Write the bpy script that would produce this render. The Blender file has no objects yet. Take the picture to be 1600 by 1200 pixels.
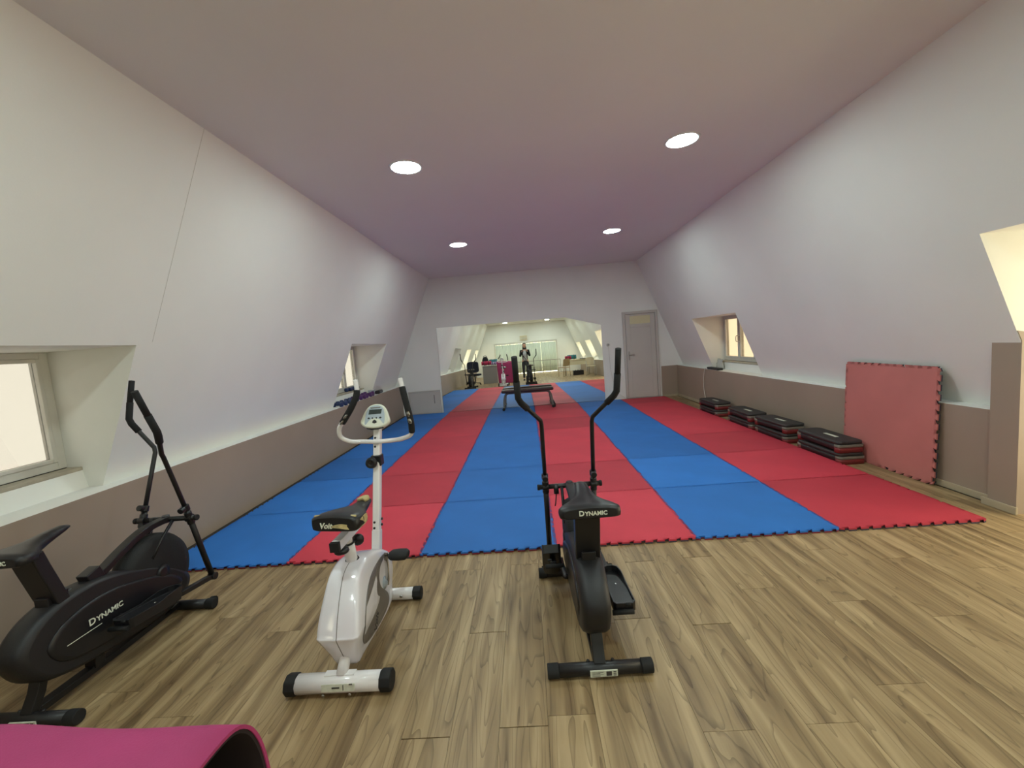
import bpy, bmesh, math, random
from math import sin, cos, pi, radians as rad
from mathutils import Vector, Matrix

random.seed(7)
S = bpy.context.scene
COL = S.collection

# ------------------------------------------------------------------ camera, world, exposure
cam_d = bpy.data.cameras.new('camera')
cam_d.sensor_width = 36.0
cam_d.lens = 36.0 * 650.53 / 1600.0
cam_d.clip_start = 0.01
cam = bpy.data.objects.new('camera', cam_d)
COL.objects.link(cam)
_r = Vector((0.99632504, 0.03016016, -0.08016715))
_u = Vector((0.07687915, 0.09775122, 0.99223702))
_f = Vector((-0.03776246, 0.99475377, -0.0950733))
M = Matrix((_r, _u, -_f)).transposed().to_4x4()
M.translation = Vector((2.887, -2.892, 1.496))
cam.matrix_world = M
S.camera = cam

world = bpy.data.worlds.new('overcast_sky')
S.world = world
world.use_nodes = True
_bg = world.node_tree.nodes['Background']
_bg.inputs[0].default_value = (1.0, 0.89, 0.67, 1)
_bg.inputs[1].default_value = 8.5

S.view_settings.view_transform = 'Standard'
S.view_settings.look = 'None'
S.view_settings.exposure = 0.0
S.view_settings.gamma = 1.0
S.view_settings.use_curve_mapping = False

LAMP = 152.0          # radiance of the ceiling downlights

# ------------------------------------------------------------------ helpers
def lin(c):
    return tuple(((x / 255.0) / 12.92 if x / 255.0 <= 0.04045 else (((x / 255.0) + 0.055) / 1.055) ** 2.4) for x in c)

def mat(name, rgb, rough=0.6, metal=0.0, noise=0.0, nscale=8.0, bump=0.0, bscale=200.0, spec=0.5, coat=0.0,
        emit=None, estr=0.0):
    m = bpy.data.materials.new(name)
    m.use_nodes = True
    nt = m.node_tree
    b = nt.nodes['Principled BSDF']
    c = lin(rgb) + (1,)
    b.inputs['Base Color'].default_value = c
    b.inputs['Roughness'].default_value = rough
    b.inputs['Metallic'].default_value = metal
    b.inputs['Specular IOR Level'].default_value = spec
    b.inputs['Coat Weight'].default_value = coat
    if noise > 0 or bump > 0:
        tc = nt.nodes.new('ShaderNodeTexCoord')
    if noise > 0:
        n = nt.nodes.new('ShaderNodeTexNoise')
        n.inputs['Scale'].default_value = nscale
        n.inputs['Detail'].default_value = 4
        nt.links.new(tc.outputs['Object'], n.inputs['Vector'])
        mr = nt.nodes.new('ShaderNodeMapRange')
        mr.inputs[1].default_value = 0.3; mr.inputs[2].default_value = 0.7
        mr.inputs[3].default_value = 1 - noise; mr.inputs[4].default_value = 1 + noise * 0.6
        nt.links.new(n.outputs['Fac'], mr.inputs[0])
        mx = nt.nodes.new('ShaderNodeMix'); mx.data_type = 'RGBA'; mx.blend_type = 'MULTIPLY'
        mx.inputs[0].default_value = 1.0
        mx.inputs[6].default_value = c
        nt.links.new(mr.outputs[0], mx.inputs[7])
        nt.links.new(mx.outputs[2], b.inputs['Base Color'])
    if bump > 0:
        n2 = nt.nodes.new('ShaderNodeTexNoise')
        n2.inputs['Scale'].default_value = bscale
        n2.inputs['Detail'].default_value = 3
        nt.links.new(tc.outputs['Object'], n2.inputs['Vector'])
        bp = nt.nodes.new('ShaderNodeBump')
        bp.inputs['Strength'].default_value = bump
        bp.inputs['Distance'].default_value = 0.002
        nt.links.new(n2.outputs['Fac'], bp.inputs['Height'])
        nt.links.new(bp.outputs[0], b.inputs['Normal'])
    if emit:
        b.inputs['Emission Color'].default_value = lin(emit) + (1,)
        b.inputs['Emission Strength'].default_value = estr
    return m

class MB:
    """collects shapes, then links them as one mesh object"""
    def __init__(s):
        s.bm = bmesh.new()
    def face(s, pts, mi=0):
        f = s.bm.faces.new([s.bm.verts.new(p) for p in pts]); f.material_index = mi
        return f
    def box(s, c, d, rot=None, mi=0, taper=None):
        hx, hy, hz = d[0] / 2, d[1] / 2, d[2] / 2
        vs = []
        for x, y, z in ((-1,-1,-1),(1,-1,-1),(1,1,-1),(-1,1,-1),(-1,-1,1),(1,-1,1),(1,1,1),(-1,1,1)):
            t = taper if (taper and z > 0) else 1.0
            v = Vector((x * hx * t, y * hy * t, z * hz))
            if rot: v = rot @ v
            vs.append(s.bm.verts.new(v + Vector(c)))
        for q in ((3,2,1,0),(4,5,6,7),(0,1,5,4),(1,2,6,5),(2,3,7,6),(3,0,4,7)):
            f = s.bm.faces.new([vs[i] for i in q]); f.material_index = mi
        return s
    def b2(s, lo, hi, mi=0):
        return s.box([(a + b) / 2 for a, b in zip(lo, hi)], [b - a for a, b in zip(lo, hi)], mi=mi)
    def loft(s, rings, mi=0, cap=True, closed=True):
        R = [[s.bm.verts.new(p) for p in r] for r in rings]
        n = len(R[0])
        for a, b in zip(R, R[1:]):
            for i in range(n if closed else n - 1):
                j = (i + 1) % n
                f = s.bm.faces.new((a[i], a[j], b[j], b[i])); f.material_index = mi; f.smooth = True
        if cap and closed:
            f = s.bm.faces.new(list(reversed(R[0]))); f.material_index = mi
            f = s.bm.faces.new(R[-1]); f.material_index = mi
        return s
    def tube(s, pts, r, n=12, mi=0, cap=True, flat=None):
        """round tube along pts; r a number or list; flat=(a,b) for a rectangular section of a x b"""
        pts = [Vector(p) for p in pts]
        rings = []
        up = None
        for i, p in enumerate(pts):
            t = (pts[min(i + 1, len(pts) - 1)] - pts[max(i - 1, 0)]).normalized()
            if up is None:
                up = Vector((0, 0, 1)) if abs(t.z) < 0.9 else Vector((1, 0, 0))
            x = up.cross(t)
            if x.length < 1e-6: x = Vector((1, 0, 0)).cross(t)
            x.normalize(); y = t.cross(x).normalized(); up = y
            rr = r[i] if isinstance(r, (list, tuple)) else r
            if flat:
                rings.append([p + x * a * flat[0] / 2 + y * b * flat[1] / 2 for a, b in ((-1,-1),(1,-1),(1,1),(-1,1))])
            else:
                rings.append([p + x * rr * cos(2*pi*k/n) + y * rr * sin(2*pi*k/n) for k in range(n)])
        k0 = len(s.bm.faces)
        s.loft(rings, mi, cap)
        if flat:
            s.bm.faces.ensure_lookup_table()
            for f in s.bm.faces[k0:]: f.smooth = False
        return s
    def prism(s, poly, axis, a, b, mi=0):
        """poly: list of 2-D points; extruded from a to b along axis (0 x: poly=(y,z); 1 y: (x,z); 2 z: (x,y))"""
        def P(q, h):
            return ((h, q[0], q[1]), (q[0], h, q[1]), (q[0], q[1], h))[axis]
        A = [s.bm.verts.new(P(q, a)) for q in poly]; B = [s.bm.verts.new(P(q, b)) for q in poly]
        n = len(poly)
        fs = [s.bm.faces.new(A), s.bm.faces.new(list(reversed(B)))]
        for i in range(n):
            j = (i + 1) % n
            fs.append(s.bm.faces.new((A[j], A[i], B[i], B[j])))
        for f in fs: f.material_index = mi
        return s
    def lathe(s, prof, c=(0,0,0), axis=2, n=24, mi=0):
        """prof: (radius, height) pairs"""
        rings = []
        for r, h in prof:
            ring = []
            for k in range(n):
                a = 2 * pi * k / n
                u, v = r * cos(a), r * sin(a)
                p = ((h, u, v), (v, h, u), (u, v, h))[axis]
                ring.append(Vector(p) + Vector(c))
            rings.append(ring)
        return s.loft(rings, mi)
    def ell(s, c, d, n=16, m=10, mi=0, rot=None):
        rings = []
        for i in range(1, m):
            a = pi * i / m
            ring = []
            for k in range(n):
                v = Vector((d[0] * sin(a) * cos(2*pi*k/n), d[1] * sin(a) * sin(2*pi*k/n), -d[2] * cos(a)))
                if rot: v = rot @ v
                ring.append(v + Vector(c))
            rings.append(ring)
        return s.loft(rings, mi)

def obj(name, mb, mats, parent=None, bevel=0.0, seg=2, smooth=None, kind=None, label=None, subsurf=0):
    if not isinstance(mats, (list, tuple)): mats = [mats]
    bmesh.ops.recalc_face_normals(mb.bm, faces=mb.bm.faces)
    me = bpy.data.meshes.new(name)
    if smooth is not None:
        for f in mb.bm.faces: f.smooth = smooth
    mb.bm.to_mesh(me); mb.bm.free()
    for m in mats: me.materials.append(m)
    o = bpy.data.objects.new(name, me)
    COL.objects.link(o)
    if parent is not None: o.parent = parent
    if bevel > 0:
        md = o.modifiers.new('bevel', 'BEVEL'); md.width = bevel; md.segments = seg
        md.limit_method = 'ANGLE'; md.angle_limit = rad(35); md.harden_normals = False
        for p in me.polygons: p.use_smooth = True
        sm = o.modifiers.new('wn', 'WEIGHTED_NORMAL'); sm.keep_sharp = False
    if subsurf:
        md = o.modifiers.new('sub', 'SUBSURF'); md.levels = subsurf; md.render_levels = subsurf
    if kind: o['kind'] = kind
    if label: o['label'] = label
    return o

def thing(name, label, cat, loc=(0, 0, 0), rz=0.0, group=None):
    o = bpy.data.objects.new(name, None); COL.objects.link(o)
    o.empty_display_size = 0.1
    o.location = loc; o.rotation_euler = (0, 0, rz)
    o['label'] = label; o['category'] = cat
    if group: o['group'] = group
    return o

def tag(o, label, cat, group=None):
    o['label'] = label; o['category'] = cat
    if group: o['group'] = group
    return o

def struct(o):
    o['kind'] = 'structure'; return o

def dup(root, loc=None, rz=None, label=None, group=None):
    r = root.copy(); COL.objects.link(r)
    if loc is not None: r.location = loc
    if rz is not None: r.rotation_euler = (0, 0, rz)
    if label: r['label'] = label
    if group: r['group'] = group
    for ch in list(root.children):
        c = ch.copy(); COL.objects.link(c); c.parent = r
        for g in list(ch.children):
            d = g.copy(); COL.objects.link(d); d.parent = c
    return r

def crom(pts, k=6, closed=False):
    """Catmull-Rom through pts"""
    P = [Vector(p) for p in pts]; n = len(P); out = []
    rng = range(n) if closed else range(n - 1)
    for i in rng:
        if closed: a, b, c, d = P[(i-1) % n], P[i], P[(i+1) % n], P[(i+2) % n]
        else: a, b, c, d = P[max(i-1, 0)], P[i], P[i+1], P[min(i+2, n-1)]
        for j in range(k):
            t = j / k
            out.append(0.5 * ((2*b) + (c-a)*t + (2*a-5*b+4*c-d)*t*t + (3*b-a-3*c+d)*t*t*t))
    if not closed: out.append(P[-1])
    return out

def text(name, parts, m, parent, loc, rot, depth=0.001, shear=0.0, bold=0.0, center=True):
    """parts: [(string, size)] set side by side; made into one mesh lettering"""
    bm = bmesh.new(); x = 0.0
    for body, size in parts:
        cu = bpy.data.curves.new(name, 'FONT'); cu.body = body; cu.size = size
        cu.extrude = depth; cu.shear = shear; cu.offset = bold; cu.resolution_u = 3
        t = bpy.data.objects.new(name, cu); COL.objects.link(t)
        dg = bpy.context.evaluated_depsgraph_get()
        me = bpy.data.meshes.new_from_object(t.evaluated_get(dg))
        w0 = min((v.co.x for v in me.vertices), default=0); w1 = max((v.co.x for v in me.vertices), default=0)
        for v in me.vertices: v.co.x += x - w0
        bm.from_mesh(me)
        x += (w1 - w0) + size * 0.06
        bpy.data.objects.remove(t); bpy.data.curves.remove(cu); bpy.data.meshes.remove(me)
    if center:
        for v in bm.verts: v.co.x -= x / 2
    me = bpy.data.meshes.new(name); bm.to_mesh(me); bm.free()
    me.materials.append(m)
    o = bpy.data.objects.new(name, me); COL.objects.link(o)
    o.parent = parent; o.location = loc; o.rotation_euler = rot
    return o

# ------------------------------------------------------------------ materials
M_white = mat('white_wall_paint', (233, 233, 228), 0.75, noise=0.03, nscale=1.3, bump=0.15, bscale=90)
M_ceil = mat('ceiling_paint', (228, 227, 223), 0.8, noise=0.02, nscale=1.0)
M_brown = mat('brown_dado_paint', (158, 140, 124), 0.55, noise=0.05, nscale=1.6, bump=0.1, bscale=80)
M_jamb = mat('white_jamb_paint', (230, 229, 222), 0.7, noise=0.04, nscale=3)
M_frame = mat('white_window_plastic', (205, 203, 195), 0.4, noise=0.05, nscale=6)
M_stain = mat('stained_sill_paint', (176, 168, 150), 0.7, noise=0.18, nscale=9)
M_seal = mat('dark_rubber_seal', (40, 36, 30), 0.7)
M_door = mat('white_door_paint', (196, 190, 183), 0.5, noise=0.03, nscale=3)
M_doorline = mat('door_shadow_gap', (120, 112, 106), 0.7)
M_steel = mat('brushed_steel', (170, 168, 165), 0.3, metal=1.0)
M_black = mat('black_powder_coat', (21, 20, 22), 0.42, noise=0.1, nscale=30)
M_blackp = mat('black_plastic', (24, 23, 26), 0.38, noise=0.08, nscale=25)
M_housing = mat('black_moulded_plastic', (27, 26, 29), 0.48, bump=0.25, bscale=420)
M_rubber = mat('black_rubber', (17, 17, 18), 0.75, bump=0.3, bscale=300)
M_foam = mat('black_foam_grip', (20, 20, 22), 0.85, bump=0.4, bscale=500)
M_mesh = mat('dark_flywheel_cover', (17, 17, 18), 0.7, bump=0.9, bscale=260)
M_vinyl = mat('black_vinyl', (26, 25, 28), 0.4, noise=0.1, nscale=15)
M_text = mat('white_print', (222, 224, 206), 0.6)
M_bike = mat('white_bike_enamel', (226, 222, 222), 0.22, coat=0.4, noise=0.02, nscale=7)
M_bikeside = mat('white_shell_plastic', (230, 227, 233), 0.16, coat=0.5)
M_grey = mat('grey_shell_panel', (112, 105, 99), 0.4)
M_dkprint = mat('dark_grey_print', (62, 57, 54), 0.6)
M_silver = mat('silver_plastic', (178, 190, 200), 0.3, metal=0.2)
M_cream = mat('cream_console_plastic', (226, 228, 212), 0.35)
M_lcd = mat('lcd_screen', (62, 70, 68), 0.2)
M_chrome = mat('chrome', (205, 205, 205), 0.12, metal=1.0)
M_tornfoam = mat('torn_seat_foam', (186, 168, 118), 0.9, noise=0.25, nscale=40, bump=0.6, bscale=200)
M_sticker = mat('sticker_paper', (206, 208, 190), 0.5, noise=0.1, nscale=60)
M_pink = mat('pink_foam_mat', (158, 43, 96), 0.7, noise=0.08, nscale=7, bump=0.3, bscale=300)
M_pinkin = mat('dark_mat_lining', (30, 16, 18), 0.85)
M_lamp = mat('lit_diffuser', (255, 255, 255), 0.5, emit=(236, 255, 250), estr=LAMP)
M_lampring = mat('white_lamp_ring', (226, 226, 224), 0.4)
M_step = mat('black_step_top', (50, 46, 45), 0.6, bump=0.6, bscale=180)
M_stepbody = mat('black_step_body', (40, 36, 37), 0.5)
M_stepred = mat('red_step_foot', (120, 40, 40), 0.5)
M_stepgrey = mat('grey_step_foot', (112, 104, 92), 0.5)
M_benchpad = mat('dark_maroon_vinyl', (52, 30, 31), 0.4)
M_benchleg = mat('grey_bench_steel', (112, 110, 106), 0.4, metal=0.3)
M_blue_db = mat('navy_vinyl_dumbbell', (30, 52, 98), 0.45)
M_purple_db = mat('purple_vinyl_dumbbell', (78, 32, 98), 0.45)
M_cord = mat('white_cord', (205, 200, 190), 0.5)
M_skirt = mat('beige_skirting', (176, 160, 134), 0.6, noise=0.1, nscale=5)
M_desk = mat('grey_laminate', (148, 142, 138), 0.5)
M_navy = mat('navy_fabric', (38, 42, 58), 0.9, bump=0.3, bscale=300)
M_teal = mat('teal_foam', (40, 118, 128), 0.8)
M_crimson = mat('crimson_foam', (170, 36, 74), 0.8)
M_lav = mat('lavender_foam', (176, 158, 200), 0.8)
M_curtain = mat('sage_grey_curtain', (168, 172, 160), 0.9, noise=0.06, nscale=4)
M_creampaint = mat('cream_laminate', (216, 206, 176), 0.5)
M_tan = mat('tan_chair_wood', (164, 140, 104), 0.5, noise=0.1, nscale=9)
M_skin = mat('skin', (196, 150, 124), 0.55)
M_hair = mat('dark_hair', (24, 20, 20), 0.5, bump=0.5, bscale=120)
M_jacket = mat('black_jacket_cloth', (22, 22, 26), 0.9, bump=0.3, bscale=200)
M_shirt = mat('light_grey_shirt_cloth', (186, 188, 190), 0.9)
M_jeans = mat('dark_denim', (38, 40, 48), 0.9, bump=0.3, bscale=300)
M_board = mat('plywood_edge', (150, 112, 86), 0.6)

def glass_mat(name, tint, refl=0.08, rough=0.05):
    m = bpy.data.materials.new(name); m.use_nodes = True
    nt = m.node_tree; nt.nodes.clear()
    out = nt.nodes.new('ShaderNodeOutputMaterial')
    tr = nt.nodes.new('ShaderNodeBsdfTransparent'); tr.inputs[0].default_value = tint + (1,)
    gl = nt.nodes.new('ShaderNodeBsdfGlossy'); gl.inputs['Roughness'].default_value = rough
    mx = nt.nodes.new('ShaderNodeMixShader'); mx.inputs[0].default_value = refl
    nt.links.new(tr.outputs[0], mx.inputs[1]); nt.links.new(gl.outputs[0], mx.inputs[2])
    nt.links.new(mx.outputs[0], out.inputs[0])
    return m
M_pane2 = glass_mat('warm_tinted_pane', (0.40, 0.37, 0.33))
M_pane = glass_mat('cream_tinted_pane', (0.345, 0.352, 0.362))
M_clear = glass_mat('clear_glass', (0.92, 0.93, 0.9))

def frosted_mat():
    m = bpy.data.materials.new('frosted_transom_glass'); m.use_nodes = True
    b = m.node_tree.nodes['Principled BSDF']
    b.inputs['Base Color'].default_value = lin((190, 182, 150)) + (1,)
    b.inputs['Roughness'].default_value = 0.5
    b.inputs['Emission Color'].default_value = lin((220, 205, 150)) + (1,)
    b.inputs['Emission Strength'].default_value = 0.07
    return m
M_transom = frosted_mat()

def mirror_mat():
    m = bpy.data.materials.new('mirror_silvering'); m.use_nodes = True
    nt = m.node_tree; b = nt.nodes['Principled BSDF']
    b.inputs['Base Color'].default_value = (0.93, 0.95, 0.92, 1)
    b.inputs['Metallic'].default_value = 1.0; b.inputs['Roughness'].default_value = 0.0
    return m
M_mirror = mirror_mat()

def mat_foam(name, rgb):
    """EVA puzzle mat: each tile its own shade, crosshatched relief"""
    m = bpy.data.materials.new(name); m.use_nodes = True
    nt = m.node_tree; b = nt.nodes['Principled BSDF']; b.inputs['Roughness'].default_value = 0.62
    b.inputs['Specular IOR Level'].default_value = 0.35
    oi = nt.nodes.new('ShaderNodeObjectInfo')
    tc = nt.nodes.new('ShaderNodeTexCoord')
    n = nt.nodes.new('ShaderNodeTexNoise'); n.inputs['Scale'].default_value = 2.5; n.inputs['Detail'].default_value = 3
    nt.links.new(tc.outputs['Object'], n.inputs['Vector'])
    mr = nt.nodes.new('ShaderNodeMapRange'); mr.inputs[3].default_value = 0.84; mr.inputs[4].default_value = 1.12
    nt.links.new(oi.outputs['Random'], mr.inputs[0])
    mr2 = nt.nodes.new('ShaderNodeMapRange'); mr2.inputs[1].default_value = 0.3; mr2.inputs[2].default_value = 0.7
    mr2.inputs[3].default_value = 0.93; mr2.inputs[4].default_value = 1.06
    nt.links.new(n.outputs['Fac'], mr2.inputs[0])
    mu = nt.nodes.new('ShaderNodeMath'); mu.operation = 'MULTIPLY'
    nt.links.new(mr.outputs[0], mu.inputs[0]); nt.links.new(mr2.outputs[0], mu.inputs[1])
    mx = nt.nodes.new('ShaderNodeMix'); mx.data_type = 'RGBA'; mx.blend_type = 'MULTIPLY'; mx.inputs[0].default_value = 1
    mx.inputs[6].default_value = lin(rgb) + (1,)
    nt.links.new(mu.outputs[0], mx.inputs[7]); nt.links.new(mx.outputs[2], b.inputs['Base Color'])
    w = nt.nodes.new('ShaderNodeTexChecker'); w.inputs['Scale'].default_value = 130
    nt.links.new(tc.outputs['Object'], w.inputs['Vector'])
    bp = nt.nodes.new('ShaderNodeBump'); bp.inputs['Strength'].default_value = 0.15; bp.inputs['Distance'].default_value = 0.001
    nt.links.new(w.outputs['Fac'], bp.inputs['Height']); nt.links.new(bp.outputs[0], b.inputs['Normal'])
    return m
M_redhaze = mat_foam('hazed_red_eva_foam', (204, 124, 118))  # leaning mat's red, with the veiling lens haze mixed into its colour
M_red = mat_foam('red_eva_foam', (196, 58, 74))
M_blue = mat_foam('blue_eva_foam', (40, 112, 192))
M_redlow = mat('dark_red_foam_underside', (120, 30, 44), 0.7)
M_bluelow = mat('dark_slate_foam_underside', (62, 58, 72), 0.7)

def wood_mat():
    m = bpy.data.materials.new('oak_laminate'); m.use_nodes = True
    nt = m.node_tree; b = nt.nodes['Principled BSDF']; L = nt.links.new
    b.inputs['Roughness'].default_value = 0.42; b.inputs['Specular IOR Level'].default_value = 0.35
    geo = nt.nodes.new('ShaderNodeNewGeometry'); oi = nt.nodes.new('ShaderNodeObjectInfo')
    add = nt.nodes.new('ShaderNodeMath'); add.operation = 'ADD'
    L(oi.outputs['Random'], add.inputs[0]); L(geo.outputs['Random Per Island'], add.inputs[1])
    mul = nt.nodes.new('ShaderNodeMath'); mul.operation = 'MULTIPLY'; mul.inputs[1].default_value = 37.0
    L(add.outputs[0], mul.inputs[0])
    comb = nt.nodes.new('ShaderNodeCombineXYZ')
    L(mul.outputs[0], comb.inputs[0]); L(mul.outputs[0], comb.inputs[1])
    va = nt.nodes.new('ShaderNodeVectorMath'); va.operation = 'ADD'
    L(geo.outputs['Position'], va.inputs[0]); L(comb.outputs[0], va.inputs[1])
    # long grain
    mp = nt.nodes.new('ShaderNodeMapping'); mp.inputs['Scale'].default_value = (14, 0.9, 1)
    L(va.outputs[0], mp.inputs[0])
    n1 = nt.nodes.new('ShaderNodeTexNoise'); n1.inputs['Scale'].default_value = 1.0; n1.inputs['Detail'].default_value = 6
    n1.inputs['Distortion'].default_value = 0.6
    L(mp.outputs[0], n1.inputs['Vector'])
    # cathedral rings
    mp2 = nt.nodes.new('ShaderNodeMapping'); mp2.inputs['Scale'].default_value = (5.0, 0.55, 1)
    L(va.outputs[0], mp2.inputs[0])
    n2 = nt.nodes.new('ShaderNodeTexNoise'); n2.inputs['Scale'].default_value = 1.3; n2.inputs['Detail'].default_value = 2
    L(mp2.outputs[0], n2.inputs['Vector'])
    ring = nt.nodes.new('ShaderNodeMath'); ring.operation = 'MULTIPLY'; ring.inputs[1].default_value = 15.0
    L(n2.outputs['Fac'], ring.inputs[0])
    fr = nt.nodes.new('ShaderNodeMath'); fr.operation = 'FRACT'; L(ring.outputs[0], fr.inputs[0])
    rr = nt.nodes.new('ShaderNodeValToRGB')
    rr.color_ramp.elements[0].position = 0.0; rr.color_ramp.elements[0].color = (0.55, 0.53, 0.50, 1)
    rr.color_ramp.elements[1].position = 0.22; rr.color_ramp.elements[1].color = (1, 1, 1, 1)
    L(fr.outputs[0], rr.inputs[0])
    # knots
    mp3 = nt.nodes.new('ShaderNodeMapping'); mp3.inputs['Scale'].default_value = (4.2, 2.0, 1)
    L(va.outputs[0], mp3.inputs[0])
    vo = nt.nodes.new('ShaderNodeTexVoronoi'); vo.inputs['Scale'].default_value = 1.0
    L(mp3.outputs[0], vo.inputs['Vector'])
    kr = nt.nodes.new('ShaderNodeValToRGB')
    kr.color_ramp.elements[0].position = 0.02; kr.color_ramp.elements[0].color = (0.50, 0.45, 0.42, 1)
    kr.color_ramp.elements[1].position = 0.17; kr.color_ramp.elements[1].color = (1, 1, 1, 1)
    L(vo.outputs['Distance'], kr.inputs[0])
    ramp = nt.nodes.new('ShaderNodeValToRGB')
    e = ramp.color_ramp.elements
    e[0].position = 0.30; e[0].color = lin((112, 90, 62)) + (1,)
    e[1].position = 0.70; e[1].color = lin((182, 157, 119)) + (1,)
    k = e.new(0.5); k.color = lin((150, 126, 91)) + (1,)
    L(n1.outputs['Fac'], ramp.inputs[0])
    m1 = nt.nodes.new('ShaderNodeMix'); m1.data_type = 'RGBA'; m1.blend_type = 'MULTIPLY'; m1.inputs[0].default_value = 0.85
    L(ramp.outputs[0], m1.inputs[6]); L(rr.outputs[0], m1.inputs[7])
    m2 = nt.nodes.new('ShaderNodeMix'); m2.data_type = 'RGBA'; m2.blend_type = 'MULTIPLY'; m2.inputs[0].default_value = 0.8
    L(m1.outputs[2], m2.inputs[6]); L(kr.outputs[0], m2.inputs[7])
    tr = nt.nodes.new('ShaderNodeMapRange'); tr.inputs[2].default_value = 2.0
    tr.inputs[3].default_value = 0.9; tr.inputs[4].default_value = 1.08
    L(add.outputs[0], tr.inputs[0])
    m3 = nt.nodes.new('ShaderNodeMix'); m3.data_type = 'RGBA'; m3.blend_type = 'MULTIPLY'; m3.inputs[0].default_value = 1
    L(m2.outputs[2], m3.inputs[6]); L(tr.outputs[0], m3.inputs[7])
    L(m3.outputs[2], b.inputs['Base Color'])
    return m
M_wood = wood_mat()
M_gap = mat('dark_floor_gap', (52, 42, 32), 0.9)

# ------------------------------------------------------------------ the room
YB, YE, ZC = 6.82, -9.3, 3.14
KL, KR = -0.10, 6.35           # knee walls
ZL = 0.715                     # ledge height
XWL, XWR = -0.50, 6.72         # window planes
def xl(z): return -0.24 + (z - ZL) * 1.04 / 2.425
def xr(z): return 6.49 - (z - ZL) * 0.95 / 2.425
NICHE_L = [(-8.96, -7.35), (-5.31, -3.70), (-1.66, -0.05), (3.60, 5.25)]
NICHE_R = [(-8.96, -7.35), (-5.31, -3.70), (3.60, 5.25)]
ALC = (-1.66, 0.09)            # terrace alcove in the right wall, open to the floor
ZN, ZA = 1.70, 1.98

def side_wall(name, niches, xs, xw, kx, alc=None):
    mb = MB()
    W, B, J = 0, 1, 2
    def q(a, b, c, d, mi): mb.face([a, b, c, d], mi)
    cuts = sorted(niches + ([alc] if alc else []))
    y = YE
    segs = []
    for a, b in cuts:
        segs.append(('w', y, a)); segs.append(('a' if alc and (a, b) == alc else 'n', a, b)); y = b
    segs.append(('w', y, YB))
    for t, a, b in segs:
        if t != 'a':
            q((kx, a, -.03), (kx, b, -.03), (kx, b, ZL), (kx, a, ZL), B)
        if t == 'w':
            q((xs(ZL), a, ZL), (xs(ZL), b, ZL), (xs(ZC), b, ZC), (xs(ZC), a, ZC), W)
            q((kx, a, ZL), (kx, b, ZL), (xs(ZL), b, ZL), (xs(ZL), a, ZL), W)
        elif t == 'n':
            q((xs(ZN), a, ZN), (xs(ZN), b, ZN), (xs(ZC), b, ZC), (xs(ZC), a, ZC), W)
            q((xs(ZN), a, ZN), (xs(ZN), b, ZN), (xw, b, ZN), (xw, a, ZN), J)
            q((kx, a, ZL), (kx, b, ZL), (xw, b, ZL), (xw, a, ZL), W)
            for yy in (a, b):
                q((xs(ZL), yy, ZL), (xs(ZN), yy, ZN), (xw, yy, ZN), (xw, yy, ZL), J)
            q((xw, a, ZL), (xw, b, ZL), (xw, b, 0.87), (xw, a, 0.87), W)
        else:
            xo = xw + 0.75
            q((xs(ZA), a, ZA), (xs(ZA), b, ZA), (xs(ZC), b, ZC), (xs(ZC), a, ZC), W)
            q((xs(ZA), a, ZA), (xs(ZA), b, ZA), (xo, b, ZA), (xo, a, ZA), J)
            for yy in (a, b):
                mb.face([(kx, yy, -.03), (kx, yy, ZL), (xs(ZL), yy, ZL), (xs(ZA), yy, ZA), (xo, yy, ZA), (xo, yy, -.03)], J)
    return struct(obj(name, mb, [M_white, M_brown, M_jamb]))
side_wall('wall_left', NICHE_L, xl, XWL, KL)
side_wall('wall_right', NICHE_R, xr, XWR, KR, ALC)

# plasterboard joint down the left slope
mb = MB()
for z0_, z1_ in ((1.72, ZC),):
    mb.b2((0, .068, z0_), (.0012, .071, z1_))
    for v in mb.bm.verts: v.co.x += xl(v.co.z) + .0002
struct(obj('trim_2', mb, mat('joint_filler', (205, 203, 194), 0.8)))
# pier beside the alcove
mb = MB(); mb.prism([(6.29, 0), (6.60, 0), (6.60, 1.24), (6.29, 1.24)], 1, 0.085, 0.27)
mb.prism([(6.29, 1.24), (6.60, 1.24), (6.26, 1.31)], 1, 0.085, 0.27)
struct(obj('trim_1', mb, M_brown))

mb = MB()   # back wall, brown dado right of the door
mb.face([(-.1, YB, -.03), (5.99, YB, -.03), (5.99, YB, ZL), (6.49, YB, ZL), (xr(ZC), YB, ZC), (xl(ZC), YB, ZC), (-.24, YB, ZL), (-.1, YB, ZL)], 0)
mb.face([(5.99, YB, -.03), (KR, YB, -.03), (KR, YB, ZL), (5.99, YB, ZL)], 1)
struct(obj('wall_back', mb, [M_white, M_brown]))

WX0, WX1, WZ = 1.10, 5.00, 2.02
mb = MB()   # end wall behind the camera, with the wide glazed opening
mb.face([(xl(WZ), YE, WZ), (xr(WZ), YE, WZ), (xr(ZC), YE, ZC), (xl(ZC), YE, ZC)])
mb.face([(-.1, YE, -.03), (WX0, YE, -.03), (WX0, YE, WZ), (xl(WZ), YE, WZ), (-.24, YE, ZL), (-.1, YE, ZL)])
mb.face([(WX1, YE, -.03), (KR, YE, -.03), (KR, YE, ZL), (6.49, YE, ZL), (xr(WZ), YE, WZ), (WX1, YE, WZ)])
struct(obj('wall_front', mb, M_white))

mb = MB(); mb.b2((xl(ZC) - .02, YE - .02, ZC), (xr(ZC) + .02, YB + .02, ZC + .08))
struct(obj('ceiling', mb, M_ceil))

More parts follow.
